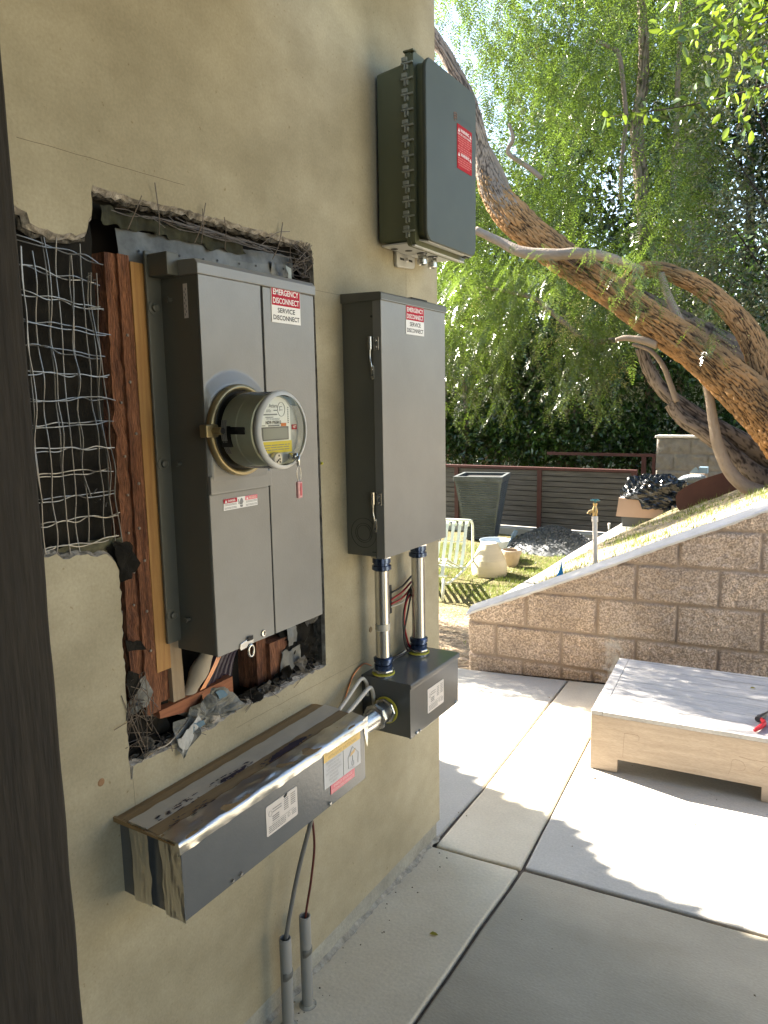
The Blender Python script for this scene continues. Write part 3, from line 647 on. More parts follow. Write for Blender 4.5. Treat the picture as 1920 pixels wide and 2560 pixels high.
def disconnect_label(parent, x, y0, y1, z0, z1, zm):
    L = lab('label', M_WHITE, parent, x, y0, y1, z0, z1); W_ = y1 - y0; r = MB(); r.box(x + .0012, x + .0016, y0 + .0015, y1 - .0015, zm, z1 - .0015); r.build('red_panel', M_RED, L)
    h = (z1 - zm - .012) / 2
    text('EMERGENCY', 'lettering', M_WHITE, L, YD, ZU, (x + .0018, y0 + W_ * .06, zm + h + .0085), W_ * .88, h * .86, .018)
    text('DISCONNECT', 'lettering', M_WHITE, L, YD, ZU, (x + .0018, y0 + W_ * .05, zm + .0045), W_ * .90, h * .86, .018)
    h = (zm - z0 - .014) / 2
    text('SERVICE', 'lettering', M_INK, L, YD, ZU, (x + .0015, y0 + W_ * .20, z0 + h + .0105), W_ * .60, h * .86, .018)
    text('DISCONNECT', 'lettering', M_INK, L, YD, ZU, (x + .0015, y0 + W_ * .05, z0 + .0065), W_ * .90, h * .86, .018)
disconnect_label(mp, PX + .0002, 1.440, 1.553, 1.949, 2.035, 1.990)
dl = lab('danger_label', M_WHITE, mp, PX + .0006, 1.243, 1.359, 1.511, 1.537)
x_ = PX + .0019
rp_ = MB(); rp_.box(x_, x_ + .0004, 1.243, 1.288, 1.527, 1.537); rp_.build('red_panel', M_RED, dl)
rp_ = MB(); rp_.box(x_, x_ + .0004, 1.316, 1.359, 1.527, 1.537); rp_.build('red_panel', M_PINK, dl)
text('DANGER', 'lettering', M_WHITE, dl, YD, ZU, (x_ + .0006, 1.257, 1.5293), .025, .0055, .02)
text('PELIGRO', 'lettering', mat('pale_orange', (.8, .55, .45), .5), dl, YD, ZU, (x_ + .0006, 1.329, 1.5293), .025, .0055, .02)
tr = MB(); triangle(tr, x_ + .0005, 1.2505, 1.5285, .0075); triangle(tr, x_ + .0005, 1.3225, 1.5285, .0065); tr.build('warning_triangle', M_WHITE, dl)
gk = MB()
for q in range(5):
    if q != 2: greek(gk, x_, 1.246, 1.286, 1.5235 - q * .0026 + .0005, .0011, rnd); greek(gk, x_, 1.318, 1.357, 1.5235 - q * .0026 + .0005, .0011, rnd)
gk.build('small_print', M_GINK, dl)
gk = MB(); gk.prism([(1.296, 1.520), (1.305, 1.519), (1.309, 1.525), (1.307, 1.532), (1.303, 1.5345), (1.298, 1.530)], 0, x_, x_ + .0004); gk.prism([(1.2985, 1.513), (1.306, 1.513), (1.3075, 1.518), (1.297, 1.5185)], 0, x_, x_ + .0004)
gk.prism([(1.291, 1.532), (1.293, 1.5325), (1.2955, 1.525), (1.294, 1.521), (1.292, 1.521), (1.293, 1.525)], 0, x_, x_ + .0004); gk.build('hand_symbol', M_GINK, dl)
pg = MB(); pg.lathe([(.004, 0), (.005, .002), (.003, .005)], (.002, 1.765, 1.578), (1, 0, 0), 10); pg.build('yellow_plug', M_YEL, mp)

# ------------------------------------------------------------------ ELECTRIC METER
em = thing('electric_meter', 'round glass-covered electric meter plugged into the grey meter panel', 'electric meter', (PX, MC[0], MC[1]))
X = (1, 0, 0); O_ = (PX, *MC)
MB().lathe([(.094, .006), (.102, .009), (.1045, .015), (.1045, .022), (.101, .027), (.094, .028), (.092, .010)], O_, X, 64).build('clamp_ring', M_BRASS, em, smooth=True).data.polygons
sc2 = MB(); sc2.box(PX + .012, PX + .034, MC[0] - .125, MC[0] - .088, MC[1] - .012, MC[1] + .016)
sc2.tube([(PX + .02, MC[0] - .104, MC[1] + .002), (PX + .056, MC[0] - .100, MC[1] + .002)], .0085, 14); sc2.build('ring_clamp_bolt', M_BRASS, em, bevel=.003)
b_ = MB(); b_.lathe([(.0072, 0), (.0072, .0012)], (PX + .0562, MC[0] - .1, MC[1] + .002), X, 14); b_.build('bolt_hole', M_BLACK, em)
b_ = MB(); b_.lathe([(.092, .004), (.092, .020), (.084, .024), (.078, .026)], O_, X, 48); b_.build('base', M_BLACK, em, smooth=True)
b_ = MB(); b_.lathe([(.0815, .034), (.0815, .075), (.0795, .077), (.0795, .118), (.076, .120), (.05, .120)], O_, X, 64); smooth_by_angle(b_.build('inner_body', M_METERIN, em))
b_ = MB(); b_.box(PX + .036, PX + .062, MC[0] - .0835, MC[0] - .060, MC[1] - .034, MC[1] + .012); b_.build('inner_block', M_DARK, em)
# clear cover
sh = MB(); sh.lathe([(.087, .026), (.0862, .05), (.0848, .136), (.0835, .1415), (.080, .1445), (.0001, .1450)], O_, X, 72, True)
smooth_by_angle(sh.build('glass_cover', M_GLASS, em), 50)
b_ = MB(); b_.lathe([(.0860, .1335), (.0870, .135), (.0868, .140), (.084, .1440), (.0775, .1462), (.0770, .1445), (.0815, .1425), (.0838, .1385), (.0842, .1335)], O_, X, 72, True); smooth_by_angle(b_.build('cover_rim', mat('frosted_plastic', (.56, .57, .56), .28), em), 50)
FX = PX + .1262
b_ = MB(); b_.lathe([(.076, .120), (.076, .1240), (.0755, .1255)], O_, X, 64); smooth_by_angle(b_.build('face_plate', mat('face_grey', (.44, .44, .43), .35), em))
pl = MB(); pl.prism([(MC[0] - .064, MC[1] - .026), (MC[0] + .046, MC[1] - .026), (MC[0] + .046, MC[1] + .05), (MC[0] + .030, MC[1] + .066), (MC[0] + .012, MC[1] + .073), (MC[0] - .012, MC[1] + .073), (MC[0] - .034, MC[1] + .066), (MC[0] - .058, MC[1] + .046)], 0, FX - .001, FX)
fpl = pl.build('name_plate', M_WHITE, em)
MB().box(FX, FX + .0006, MC[0] - .054, MC[0] + .038, MC[1] - .022, MC[1] + .008).build('display', mat('lcd_frame', (.12, .12, .115), .3), fpl)
MB().box(FX + .0007, FX + .0011, MC[0] - .050, MC[0] + .034, MC[1] - .019, MC[1] + .005).build('display', M_LCD, fpl)
MB().box(FX + .0002, FX + .0007, MC[0] - .064, MC[0] + .048, MC[1] - .050, MC[1] - .024).build('yellow_label', M_YLAB2, fpl)
T = lambda s_, y, z, w_, h_, m_=M_GINK, b=.01: text(s_, 'lettering', m_, fpl, YD, ZU, (FX + .0008, MC[0] + y, MC[1] + z), w_, h_, b)
T('Aclara', -.028, .050, .030, .0085); T('kV2c', -.036, .040, .015, .0065); T('ND9-1955812', -.040, .014, .052, .0075, M_INK, .02); T('CITY OF LOS ANGELES', -.038, .0235, .046, .0035)
gk = MB(); gk.box(FX + .0006, FX + .001, MC[0] - .05, MC[0] + .000, MC[1] + .0335, MC[1] + .0365); gk.box(FX + .0006, FX + .001, MC[0] - .032, MC[0] + .006, MC[1] + .009, MC[1] + .0125)
greek(gk, FX + .0006, MC[0] - .04, MC[0] - .014, MC[1] + .0285, .0016, rnd); greek(gk, FX + .0006, MC[0] - .062, MC[0] - .042, MC[1] + .0105, .0016, rnd); greek(gk, FX + .0006, MC[0] - .012, MC[0] + .0, MC[1] + .043, .002, rnd)
for q in range(3): greek(gk, FX + .0009, MC[0] - .06, MC[0] + .04, MC[1] - .033 - q * .0052, .0016, rnd)
for q in range(9): gk.box(FX + .0006, FX + .001, MC[0] + .036, MC[0] + .0395, MC[1] + .015 + q * .0042, MC[1] + .0175 + q * .0042)
gk.build('small_print', M_GINK, fpl)
MB().tube([(FX + .0012, MC[0] + .014 + .0125 * math.cos(a), MC[1] + .046 + .0155 * math.sin(a)) for a in np.linspace(0, 2 * math.pi, 25)], .0005, 4, False).build('diagram', M_GINK, fpl)
gk = MB(); gk.box(FX + .0008, FX + .0012, MC[0] + .008, MC[0] + .017, MC[1] + .051, MC[1] + .0525); gk.box(FX + .0008, FX + .0012, MC[0] + .0085, MC[0] + .0095, MC[1] + .042, MC[1] + .051); gk.box(FX + .0008, FX + .0012, MC[0] + .0085, MC[0] + .019, MC[1] + .044, MC[1] + .0452); gk.build('diagram', M_GINK, fpl)
MB().box(FX + .0006, FX + .001, MC[0] + .012, MC[0] + .030, MC[1] + .0085, MC[1] + .0155).build('orange_sticker', M_ORANGE, fpl)
text('NET', 'lettering', M_WHITE, MB().box(FX - .0006, FX + .001, MC[0] + .051, MC[0] + .068, MC[1] + .000, MC[1] + .011).build('net_sticker', M_RED, em), YD, ZU, (FX + .0014, MC[0] + .0535, MC[1] + .0028), .012, .006, .015)
b_ = MB(); b_.lathe([(.0145, 0), (.0145, .010), (.0125, .0125)], (FX + .004, MC[0] - .020, MC[1] - .062), X, 28); op = b_.build('optical_port', mat('port_steel', (.62, .60, .57), .3, .7), em)
b_ = MB()
for y, z in ((.002, .007), (-.005, -.006), (-.0005, -.003), (.005, -.007), (.0045, -.0005)): b_.lathe([(.0024, 0), (.0024, .0006)], (FX + .0162, MC[0] - .020 + y, MC[1] - .062 + z), X, 10)
b_.build('port_pin', M_DARK, op)
b_ = MB(); b_.tube([(FX + .008, MC[0] + .030, MC[1] - .059), (FX + .030, MC[0] + .030, MC[1] - .0595)], .0075, 14); b_.tube([(FX + .030, MC[0] + .0305, MC[1] - .058), (FX + .031, MC[0] + .0305, MC[1] - .080)], [.0055, .004], 10); b_.build('reset_plunger', M_STEEL, em, smooth=True)
b_ = MB(); b_.box(PX + .06, PX + .105, MC[0] - .0855, MC[0] - .0815, MC[1] - .006, MC[1] + .010); b_.build('side_latch', M_DARK, em, bevel=.002)
b_ = MB()
cv = [(PX + .038 + dx, MC[0] - .0855 * math.cos(a) - .0006, MC[1] + .0855 * math.sin(a)) for a in np.linspace(-.62, .30, 12) for dx in (0, .016)]
b_.add(cv, [(2 * i, 2 * i + 1, 2 * i + 3, 2 * i + 2) for i in range(11)]); sol = b_.build('side_sticker', M_LABELW, em, smooth=True)
gk = MB()
for i, a in enumerate(np.linspace(-.58, .27, 26)):
    for dx in (.003, .008, .0125):
        p = Vector((PX + .038 + dx, MC[0] - .0866 * math.cos(a) - .0006, MC[1] + .0866 * math.sin(a))); t = Vector((0, math.sin(a), math.cos(a))) * .0011
        gk.quad(p - t, p + t, p + t + Vector((.0030, 0, 0)), p - t + Vector((.0030, 0, 0)))
gk.build('side_print', M_GINK, sol)
sealm = MB(); sy, sz = MC[0] + .031, MC[1] - .080
sealm.tube([(FX + .031, sy + .0075 * math.sin(a), sz - .018 + .017 * math.cos(a)) for a in np.linspace(.3, 2 * math.pi - .3, 19)], .0011, 6); sealm.build('seal_wire', M_STEEL, em, smooth=True)
st = MB(); st.box(FX + .027, FX + .035, sy - .0085, sy + .0085, sz - .074, sz - .036)
seal = st.build('seal_tag', mat('seal_pink', (.70, .36, .36), .25, var=.2, vscale=60), em, bevel=.003)
MB().box(FX + .0355, FX + .036, sy - .002, sy + .004, sz - .068, sz - .040).build('seal_print', mat('seal_red', (.55, .10, .12), .4), seal)

# ================================================================== DISCONNECT BOX
DX = .139
db = thing('disconnect_box', 'tall grey disconnect box with two side latches above the twin steel conduits', 'electrical box', (0, 1.89, 1.67))
MB().box(.0, DX - .002, 1.893, 2.300, 1.283, 2.050).build('body', M_GREY_SHADED, db, bevel=.002)
MB().box(DX - .030, DX, 1.8905, 2.3025, 1.2805, 2.048).build('door', M_GREY, db, bevel=.002)
hd = MB(); hd.prism([(-.0, 2.046), (DX + .004, 2.046), (DX + .004, 2.066), (DX - .002, 2.070), (-.0, 2.074)], 1, 1.886, 2.307); hd.build('hood', M_GREY_SHADED, db, bevel=.0015)
hd = MB(); hd.box(DX - .075, DX - .012, 2.10, 2.20, 2.0705, 2.078); hd.build('top_plate', M_DARK, db, bevel=.002)
MB().box(DX + .0, DX + .0045, 1.8865, 2.3065, 2.0475, 2.0495).build('hood_edge', M_GREY, db)
disconnect_label(db, DX + .0002, 2.035, 2.151, 1.9595, 2.047, 2.003)
for z0 in (1.844, 1.384):
    la = MB(); la.tube([(.103, 1.884, z0 + .062), (.103, 1.884, z0 + .100)], .0062, 12); la.tube(catmull([(.103, 1.884, z0 + .062), (.103, 1.883, z0 + .040), (.106, 1.883, z0 + .024), (.108, 1.884, z0 + .012)], 5), .0026, 8)
    la.box(.112, .130, 1.8885, 1.8915, z0 + .060, z0 + .098); la.box(.101, .113, 1.887, 1.8905, z0 - .024, z0 + .018); lo = la.build('latch', M_STEEL, db, bevel=.0006)
    for sx_, sz_ in ((.121, .088), (.121, .070), (.107, .006)): ls = MB(); screw(ls, (sx_, 1.8885 if sx_ > .11 else 1.887, z0 + sz_), (0, -1, 0), .0042, .003); ls.build('latch_screw', M_ZINC, lo)
    ls = MB(); ls.lathe([(.0022, 0), (.0022, .0005)], (.107, 1.8869, z0 - .012), (0, -1, 0), 10); ls.build('latch_hole', M_DARK, lo)
ko = MB()
for r in (.046, .030, .024): ko.tube([(.062 + r * math.cos(a), 1.8927, 1.355 + r * math.sin(a)) for a in np.linspace(0, 2 * math.pi, 37)], .0007, 4, False)
ko.build('knockout', M_DARK, db)
ko = MB(); ko.box(.092, .106, 1.8925, 1.8932, 1.2965, 1.2985); ko.lathe([(.004, 0), (.003, .003)], (.105, 1.893, 2.002), (0, -1, 0), 10); ko.build('side_slot', M_DARK, db)
ko = MB(); ko.tube([(DX - .012, 2.274 + .008 * math.cos(a), 1.279 + .010 * math.sin(a)) for a in np.linspace(math.pi, 2 * math.pi, 11)], .0022, 6); ko.build('lock_loop', M_STEEL, db)

# ================================================================== COMBINER BOX
cbx = thing('combiner_box', 'green-grey plastic combiner box with red warning sticker high on the wall corner', 'electrical box', (0, 2.09, 2.5))
def rrect(y0, y1, z0, z1, r, n=6):
    out = []
    for cy, cz, a0 in ((y1 - r, z0 + r, -90), (y1 - r, z1 - r, 0), (y0 + r, z1 - r, 90), (y0 + r, z0 + r, 180)):
        out += [(cy + r * math.cos(R(a0 + 90 * k / n)), cz + r * math.sin(R(a0 + 90 * k / n))) for k in range(n + 1)]
    return out
def loft(rings, name, material, parent, cap0=True, cap1=True, deg=30):
    mb = MB(); n = len(rings[0][1])
    for x, ring in rings: mb.v += [(x, y, z) for y, z in ring]
    for k in range(len(rings) - 1): mb.f += [(k * n + i, k * n + (i + 1) % n, (k + 1) * n + (i + 1) % n, (k + 1) * n + i) for i in range(n)]
    if cap0: mb.f.append(tuple(range(n - 1, -1, -1)))
    if cap1: mb.f.append(tuple(range((len(rings) - 1) * n, len(rings) * n)))
    return smooth_by_angle(mb.build(name, material, parent), deg)
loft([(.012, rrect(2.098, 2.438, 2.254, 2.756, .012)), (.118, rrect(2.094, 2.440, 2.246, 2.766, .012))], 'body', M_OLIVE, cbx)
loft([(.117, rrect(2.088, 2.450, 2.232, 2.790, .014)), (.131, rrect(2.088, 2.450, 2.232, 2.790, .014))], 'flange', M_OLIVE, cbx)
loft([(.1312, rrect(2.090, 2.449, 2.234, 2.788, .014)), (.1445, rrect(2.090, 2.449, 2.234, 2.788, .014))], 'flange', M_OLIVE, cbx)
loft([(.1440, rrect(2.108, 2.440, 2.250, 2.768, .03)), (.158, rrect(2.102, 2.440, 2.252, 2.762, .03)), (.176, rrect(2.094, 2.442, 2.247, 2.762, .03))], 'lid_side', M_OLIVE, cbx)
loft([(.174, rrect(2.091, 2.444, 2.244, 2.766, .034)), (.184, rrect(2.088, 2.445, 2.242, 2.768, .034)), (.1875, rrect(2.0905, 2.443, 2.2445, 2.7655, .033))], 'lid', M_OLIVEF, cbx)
MB().box(.02, .116, 2.10, 2.436, 2.2415, 2.2462).build('underside', M_UNDER, cbx)
MB().box(.132, .143, 2.094, 2.445, 2.2295, 2.2335).build('underside_rim', M_UNDER, cbx)
ub = MB(); ub.prism([(.146, 2.252), (.180, 2.2435), (.180, 2.2405), (.146, 2.2475)], 1, 2.112, 2.425); ub.build('underside_lip', M_UNDER, cbx)
MB().box(.155, .172, 2.40, 2.425, 2.2385, 2.2425).build('latch_recess', M_BLACK, cbx)
hb = MB()
for q in range(12):
    z = 2.270 + q * (2.752 - 2.270) / 11; hb.box(.105, .146, 2.0815, 2.0885, z + .0015, z + .0065); hb.box(.109, .127, 2.080, 2.0885, z + .008, z + .020); hb.box(.116, .121, 2.080, 2.0885, z - .016, z + .001); hb.box(.125, .129, 2.081, 2.0885, z - .014, z + .0)
hb.build('hinge', mat('hinge_plastic', (.26, .275, .225), .4), cbx, bevel=.001)
hb = MB(); hb.box(.110, .145, 2.088, 2.112, 2.7885, 2.794); hb.build('hinge_end', M_OLIVE, cbx, bevel=.002)
bk = MB(); bk.prism([(2.202, 2.260), (2.325, 2.260), (2.325, 2.215), (2.319, 2.206), (2.210, 2.196), (2.202, 2.204)], 0, .002, .014); bo = bk.build('mounting_foot', M_UNDER, cbx, bevel=.003)
bs = MB(); bs.box(.0141, .0148, 2.222, 2.250, 2.222, 2.229); bs.box(.0141, .0148, 2.280, 2.305, 2.224, 2.231); bs.build('foot_slot', M_DARK, bo)
bs = MB(); screw(bs, (.0143, 2.266, 2.227), (1, 0, 0), .007, .004); bs.build('foot_screw', M_STEEL, bo)
kh = MB()
for x, y in ((.035, 2.15), (.060, 2.20)): kh = MB(); kh.lathe([(.012, 0), (.012, .0008)], (x, y, 2.2412), (0, 0, -1), 20); kh.build('knockout_hole', M_BLACK, cbx)
for y in (2.264, 2.338):
    c_ = MB(); c_.lathe([(.0165, 0), (.0165, .004), (.0145, .005), (.0145, .018), (.0165, .020), (.0165, .034), (.0135, .036), (.0125, .034)], (.075, y, 2.241), (0, 0, -1), 20); co = smooth_by_angle(c_.build('cable_gland', M_ZINC, cbx))
    c_ = MB(); c_.lathe([(.0172, 0), (.0172, .003)], (.075, y, 2.2415), (0, 0, -1), 20); c_.build('gland_seal', M_BLACK, co)
wl = lab('warning_label', M_REDW, cbx, .1877, 2.298, 2.409, 2.5005, 2.6365)
x_ = .1892; gk = MB()
text('WARNING', 'lettering', M_WHITE, wl, YD, ZU, (x_, 2.321, 2.616), .066, .0105, .02); text('WARNING', 'lettering', M_WHITE, wl, YD, ZU, (x_, 2.323, 2.542), .066, .0105, .02)
text('ELECTRIC SHOCK HAZARD', 'lettering', M_WHITE, wl, YD, ZU, (x_, 2.303, 2.605), .100, .0065, .01)
M_PRED = mat('print_pale_red', (.55, .13, .12), .5, spec=.15)
for z in (2.614, 2.540):
    for y in (2.310, 2.398): triangle(gk, x_, y, z, .013)
gk.build('warning_triangle', M_WHITE, wl); gk = MB()
for q, z in enumerate([2.597, 2.590, 2.583, 2.576, 2.568, 2.561, 2.554, 2.532, 2.525, 2.518, 2.511]):
    a, b = (2.303, 2.405) if q not in (3, 6, 10) else (2.312, 2.39); greek(gk, x_ - .0003, a, b, z, .0042, rnd)
gk.build('small_print', M_PRED, wl)
text('ENPHASE', 'lettering', mat('logo_grey', (.05, .06, .055), .5), cbx, YD, ZU, (.1879, 2.309, 2.6465), .098, .0155, .0)
lg = MB()
for q in range(3): lg.tube([(.1882, 2.287 + .011 * math.cos(a), 2.645 + .009 * q * .8 + .0055 * math.sin(a)) for a in np.linspace(.2, 4.6, 12)], .0010, 4)
lg.build('logo', mat('logo_orange', (.22, .11, .07), .5), cbx)

# ================================================================== JUNCTION BOX
jb = thing('junction_box', 'small slate-grey junction box with pale label where three steel conduits meet', 'junction box', (0, 1.955, .77))
MB().box(.0, .181, 1.956, 2.301, .6855, .862).build('body', M_CHAR, jb, bevel=.0015)
MB().box(.178, .1838, 1.9545, 2.3025, .6835, .8500).build('cover', M_CHAR, jb, bevel=.0015)
hd = MB(); hd.prism([(0, .862), (0, .8675), (.186, .8675), (.189, .865), (.189, .850), (.1865, .850), (.1865, .862)], 1, 1.952, 2.306); hd.build('lid', M_CHAR, jb, bevel=.0012)
js = MB()
for y in (1.992, 2.012, 2.280): js = MB(); screw(js, (.1838, y, .6925), (1, 0, 0), .0055 if y != 2.012 else .004, .006, 8); js.build('cover_screw', M_STEEL, jb)
def nameplate(parent, x, y0, y1, z0, z1):
    L = loft([(x, rrect(y0, y1, z0, z1, .005)), (x + .0012, rrect(y0, y1, z0, z1, .005))], 'label', M_LABELW, parent); W_, H_ = y1 - y0, z1 - z0; gk = MB(); X_ = x + .0013
    gk.tube([(X_, y0 + .13 * W_ + .05 * W_ * math.cos(a), z1 - .30 * H_ + .075 * W_ * math.sin(a) * .8) for a in np.linspace(0, 6.3, 15)], .0005, 4, False)
    for q in range(2): greek(gk, X_, y0 + .2 * W_, y0 + .48 * W_, z1 - (.22 + .09 * q) * H_, .030 * H_, rnd)
    for q in range(3): greek(gk, X_, y0 + .19 * W_, y0 + .40 * W_, z1 - (.46 + .07 * q) * H_, .034 * H_, rnd)
    for q in range(6): greek(gk, X_, y0 + .56 * W_, y0 + .70 * W_, z1 - (.16 + .07 * q) * H_, .025 * H_, rnd); greek(gk, X_, y0 + .78 * W_, y0 + .93 * W_, z1 - (.14 + .07 * q) * H_, .025 * H_, rnd)
    gk.box(X_, X_ + .0004, y0 + .17 * W_, y0 + .88 * W_, z0 + .335 * H_, z0 + .345 * H_)
    for q in range(4): greek(gk, X_, y0 + .07 * W_, y0 + .6 * W_, z0 + (.26 - .06 * q) * H_, .026 * H_, rnd)
    gk.tube([(X_, y0 + .71 * W_ + .035 * W_ * math.cos(a), z0 + .23 * H_ + .07 * H_ * math.sin(a)) for a in np.linspace(0, 6.3, 13)], .0005, 4, False)
    for q in range(3): greek(gk, X_, y0 + .80 * W_, y0 + .95 * W_, z0 + (.27 - .06 * q) * H_, .02 * H_, rnd)
    gk.build('small_print', M_GINK, L); return L
nameplate(jb, .1840, 2.069, 2.186, .7265, .810)

# ================================================================== CONDUITS
def conduit(label, p0, p1, r, hubs, tape=None):
    p0, p1 = Vector(p0), Vector(p1); ax = (p1 - p0).normalized(); L = (p1 - p0).length
    t = thing('metal_conduit', label, 'conduit', tuple(p0), 'bright steel conduits joining the boxes')
    b = MB(); b.lathe([(r, 0), (r, L)], p0, ax, 36); smooth_by_angle(b.build('pipe', M_EMT, t))
    for kind, d in hubs:
        o = p0 if d > 0 else p1; a = ax * d
        if kind == 'compression':
            c = MB(); c.lathe([(r + .0005, .020), (r + .006, .021), (r + .0065, .036), (r + .003, .038), (r + .003, .045), (r + .008, .046), (r + .0085, .058), (r + .003, .062), (r + .0003, .0625)], o, a, 40); cc = smooth_by_angle(c.build('coupling', M_BLUE, t))
        else:
            c = MB(); c.lathe([(r + .0005, .026), (r + .004, .027), (r + .004, .064), (r + .008, .066), (r + .008, .078), (r + .004, .081), (r + .0004, .0815)], o, a, 40); cc = smooth_by_angle(c.build('coupling', M_ZINC, t))
            c = MB(); c.lathe([(r + .012, .062), (r + .012, .076)], o, a, 8); c.build('hex_nut', M_ZINC, cc, bevel=.002)
        c = MB(); c.lathe([(r + .008, .010), (r + .012, .012), (r + .012, .019), (r + .006, .0215)], o, a, 8); c.build('lock_nut', M_ZINC, cc, bevel=.002)
        c = MB(); c.lathe([(r + .0125, .004), (r + .014, .005), (r + .014, .009), (r + .0125, .010)], o, a, 36); c.build('gasket', M_YEL, cc)
        c = MB(); c.lathe([(r + .010, 0), (r + .010, .004)], o, a, 30); c.build('hub_flange', M_ZINC, cc)
    if tape is not None:
        b = MB(); b.lathe([(r + .0003, tape), (r + .0008, tape), (r + .0008, tape + .022), (r + .0003, tape + .022)], p0, ax, 36, True); b.build('tape_band', mat('clear_tape', (.50, .49, .45), .5, .4), t)
    return t
conduit('near upright steel conduit with a band of tape, joining disconnect box and junction box', (.064, 1.990, .8680), (.064, 1.990, 1.2805), .0235, [('compression', 1), ('compression', -1)], .152)
conduit('far upright steel conduit nearest the wall corner, joining disconnect box and junction box', (.066, 2.228, .8680), (.066, 2.228, 1.2805), .0235, [('compression', 1), ('compression', -1)])
conduit('stubby level steel conduit running from the foil-taped trough into the junction box', (.097, 1.953, .768), (.097, 1.683, .768), .0300, [('hub', 1)])
# cables
def cable(name, label, pts, r, material, group=None, n=6):
    pts = [Vector(p) for p in pts]; b = MB(); b.tube(catmull(pts, n), r, 9); o = b.build(name, material, None, smooth=True); tag(o, label, 'cable', group); return o
hole = Vector((.002, 2.171, 1.10))
wb = thing('wire_bundle', 'loose bundle of red, black, white and green wires behind the upright conduits', 'wires', (0.0, 2.15, 1.0))
b_ = MB(); b_.box(-.002, .004, 2.135, 2.150, 1.028, 1.128); b_.build('wall_slot', M_DARK, wb)
def strand(pts, r, m): b = MB(); b.tube(catmull(pts, 7), r, 8); b.build('wire', m, wb, smooth=True)
S0 = [(.006, 2.145, 1.08)]
strand([(.004, 2.143, 1.075), (.022, 2.19, 1.095), (.030, 2.24, 1.12), (.022, 2.27, 1.12)], .0034, M_CABLER)
strand([(.004, 2.143, 1.06), (.024, 2.19, 1.075), (.032, 2.24, 1.105), (.022, 2.27, 1.11)], .0034, M_CABLER)
strand([(.004, 2.143, 1.10), (.022, 2.19, 1.115), (.030, 2.24, 1.14), (.022, 2.28, 1.14)], .0034, M_CABLEK)
strand([(.004, 2.143, 1.05), (.026, 2.19, 1.06), (.034, 2.225, 1.085), (.026, 2.28, 1.16)], .0022, M_CABLEW)
strand([(.030, 2.27, 1.12), (.034, 2.215, 1.09), (.030, 2.185, 1.02), (.034, 2.18, .95), (.038, 2.20, .895), (.036, 2.26, .885)], .0034, M_CABLEK)
strand([(.030, 2.28, 1.09), (.036, 2.205, 1.07), (.032, 2.185, 1.0), (.036, 2.195, .93), (.040, 2.215, .89), (.036, 2.27, .884)], .0034, M_CABLER)
strand([(.030, 2.27, 1.15), (.038, 2.225, 1.08), (.036, 2.195, 1.0), (.036, 2.175, .94), (.044, 2.19, .885), (.040, 2.25, .876)], .0034, M_CABLEK)
strand([(.030, 2.27, 1.0), (.040, 2.23, .93), (.044, 2.205, .885), (.036, 2.15, .878)], .0034, M_CABLEN)
strand([(.036, 2.26, .90), (.044, 2.19, .884), (.030, 2.12, .877), (.016, 2.06, .872)], .0036, M_CABLEK)
strand([(.030, 2.26, .91), (.038, 2.18, .887), (.026, 2.13, .874), (.010, 2.10, .86)], .0030, M_CABLEW)
cable('cable', 'white cable looping behind the trough end, the upper of the pair', [(.022, 1.957, .80), (.026, 1.945, .845), (.034, 1.905, .876), (.044, 1.85, .868), (.05, 1.78, .842), (.05, 1.672, .80)], .0062, M_CABLEW)
cable('cable', 'white cable looping behind the trough end, the lower of the pair', [(.046, 1.957, .775), (.050, 1.945, .815), (.060, 1.912, .848), (.068, 1.86, .845), (.07, 1.79, .825), (.065, 1.672, .785)], .0070, M_CABLEW)
cable('thin_wire', 'thin copper-brown wire hugging the wall beside the near upright conduit', [(.012, 2.0, .885), (.010, 1.955, .905), (.006, 1.90, .885), (.006, 1.86, .84), (.01, 1.83, .80)], .0026, M_COPPER)
cable('thin_wire', 'short yellow-green wire end poking out behind the junction box', [(.02, 2.29, .80), (.022, 2.34, .80), (.03, 2.50, .80)], .0016, M_YEL)

# ================================================================== CABLE TROUGH with its cardboard lid
ct = thing('cable_trough', 'long slate-blue cable trough with pale labels, mounted low on the stucco wall', 'cable trough', (0, 1.33, .77))
MB().box(.0, .186, .984, 1.676, .683, .852).build('body', M_TROUGH, ct, bevel=.0015)
MB().box(.184, .1905, .9815, 1.678, .6815, .8555).build('cover', M_TROUGH, ct, bevel=.0012)
js = MB()
for y in (1.123, 1.151, 1.499): js = MB(); screw(js, (.1905, y, .6922), (1, 0, 0), .0058 if y > 1.13 else .0045, .006, 8); js.build('cover_screw', M_STEEL, ct)
nameplate(ct, .1907, 1.245, 1.3635, .730, .8065)
b_ = MB(); b_.prism([(1.310, .803), (1.316, .8065), (1.326, .8068), (1.322, .800), (1.314, .798)], 0, .1920, .1924); b_.build('label_tear', M_DARK, ct)
sl2 = lab('solar_label', mat('label_lilac', (.52, .53, .55), .5), ct, .1907, 1.478, 1.652, .7395, .8425)
x_ = .1922
MB().box(x_, x_ + .0003, 1.478, 1.652, .8135, .8425).build('yellow_panel', M_YLAB, sl2)
M_FADE = mat('faded_print', (.48, .33, .14), .5); M_FADE2 = mat('faded_grey', (.33, .34, .36), .5)
text('SOLAR PV SYSTEM EQUIPPED', 'lettering', M_FADE, sl2, YD, ZU, (x_ + .0005, 1.484, .8295), .162, .0095, .012)
text('WITH RAPID SHUTDOWN', 'lettering', M_FADE, sl2, YD, ZU, (x_ + .0005, 1.497, .8165), .134, .0095, .012)
T2 = ['TURN RAPID SHUTDOWN', 'SWITCH TO THE', '"OFF" POSITION TO', 'SHUT DOWN PV SYSTEM', 'AND REDUCE', 'SHOCK HAZARD', 'IN ARRAY']
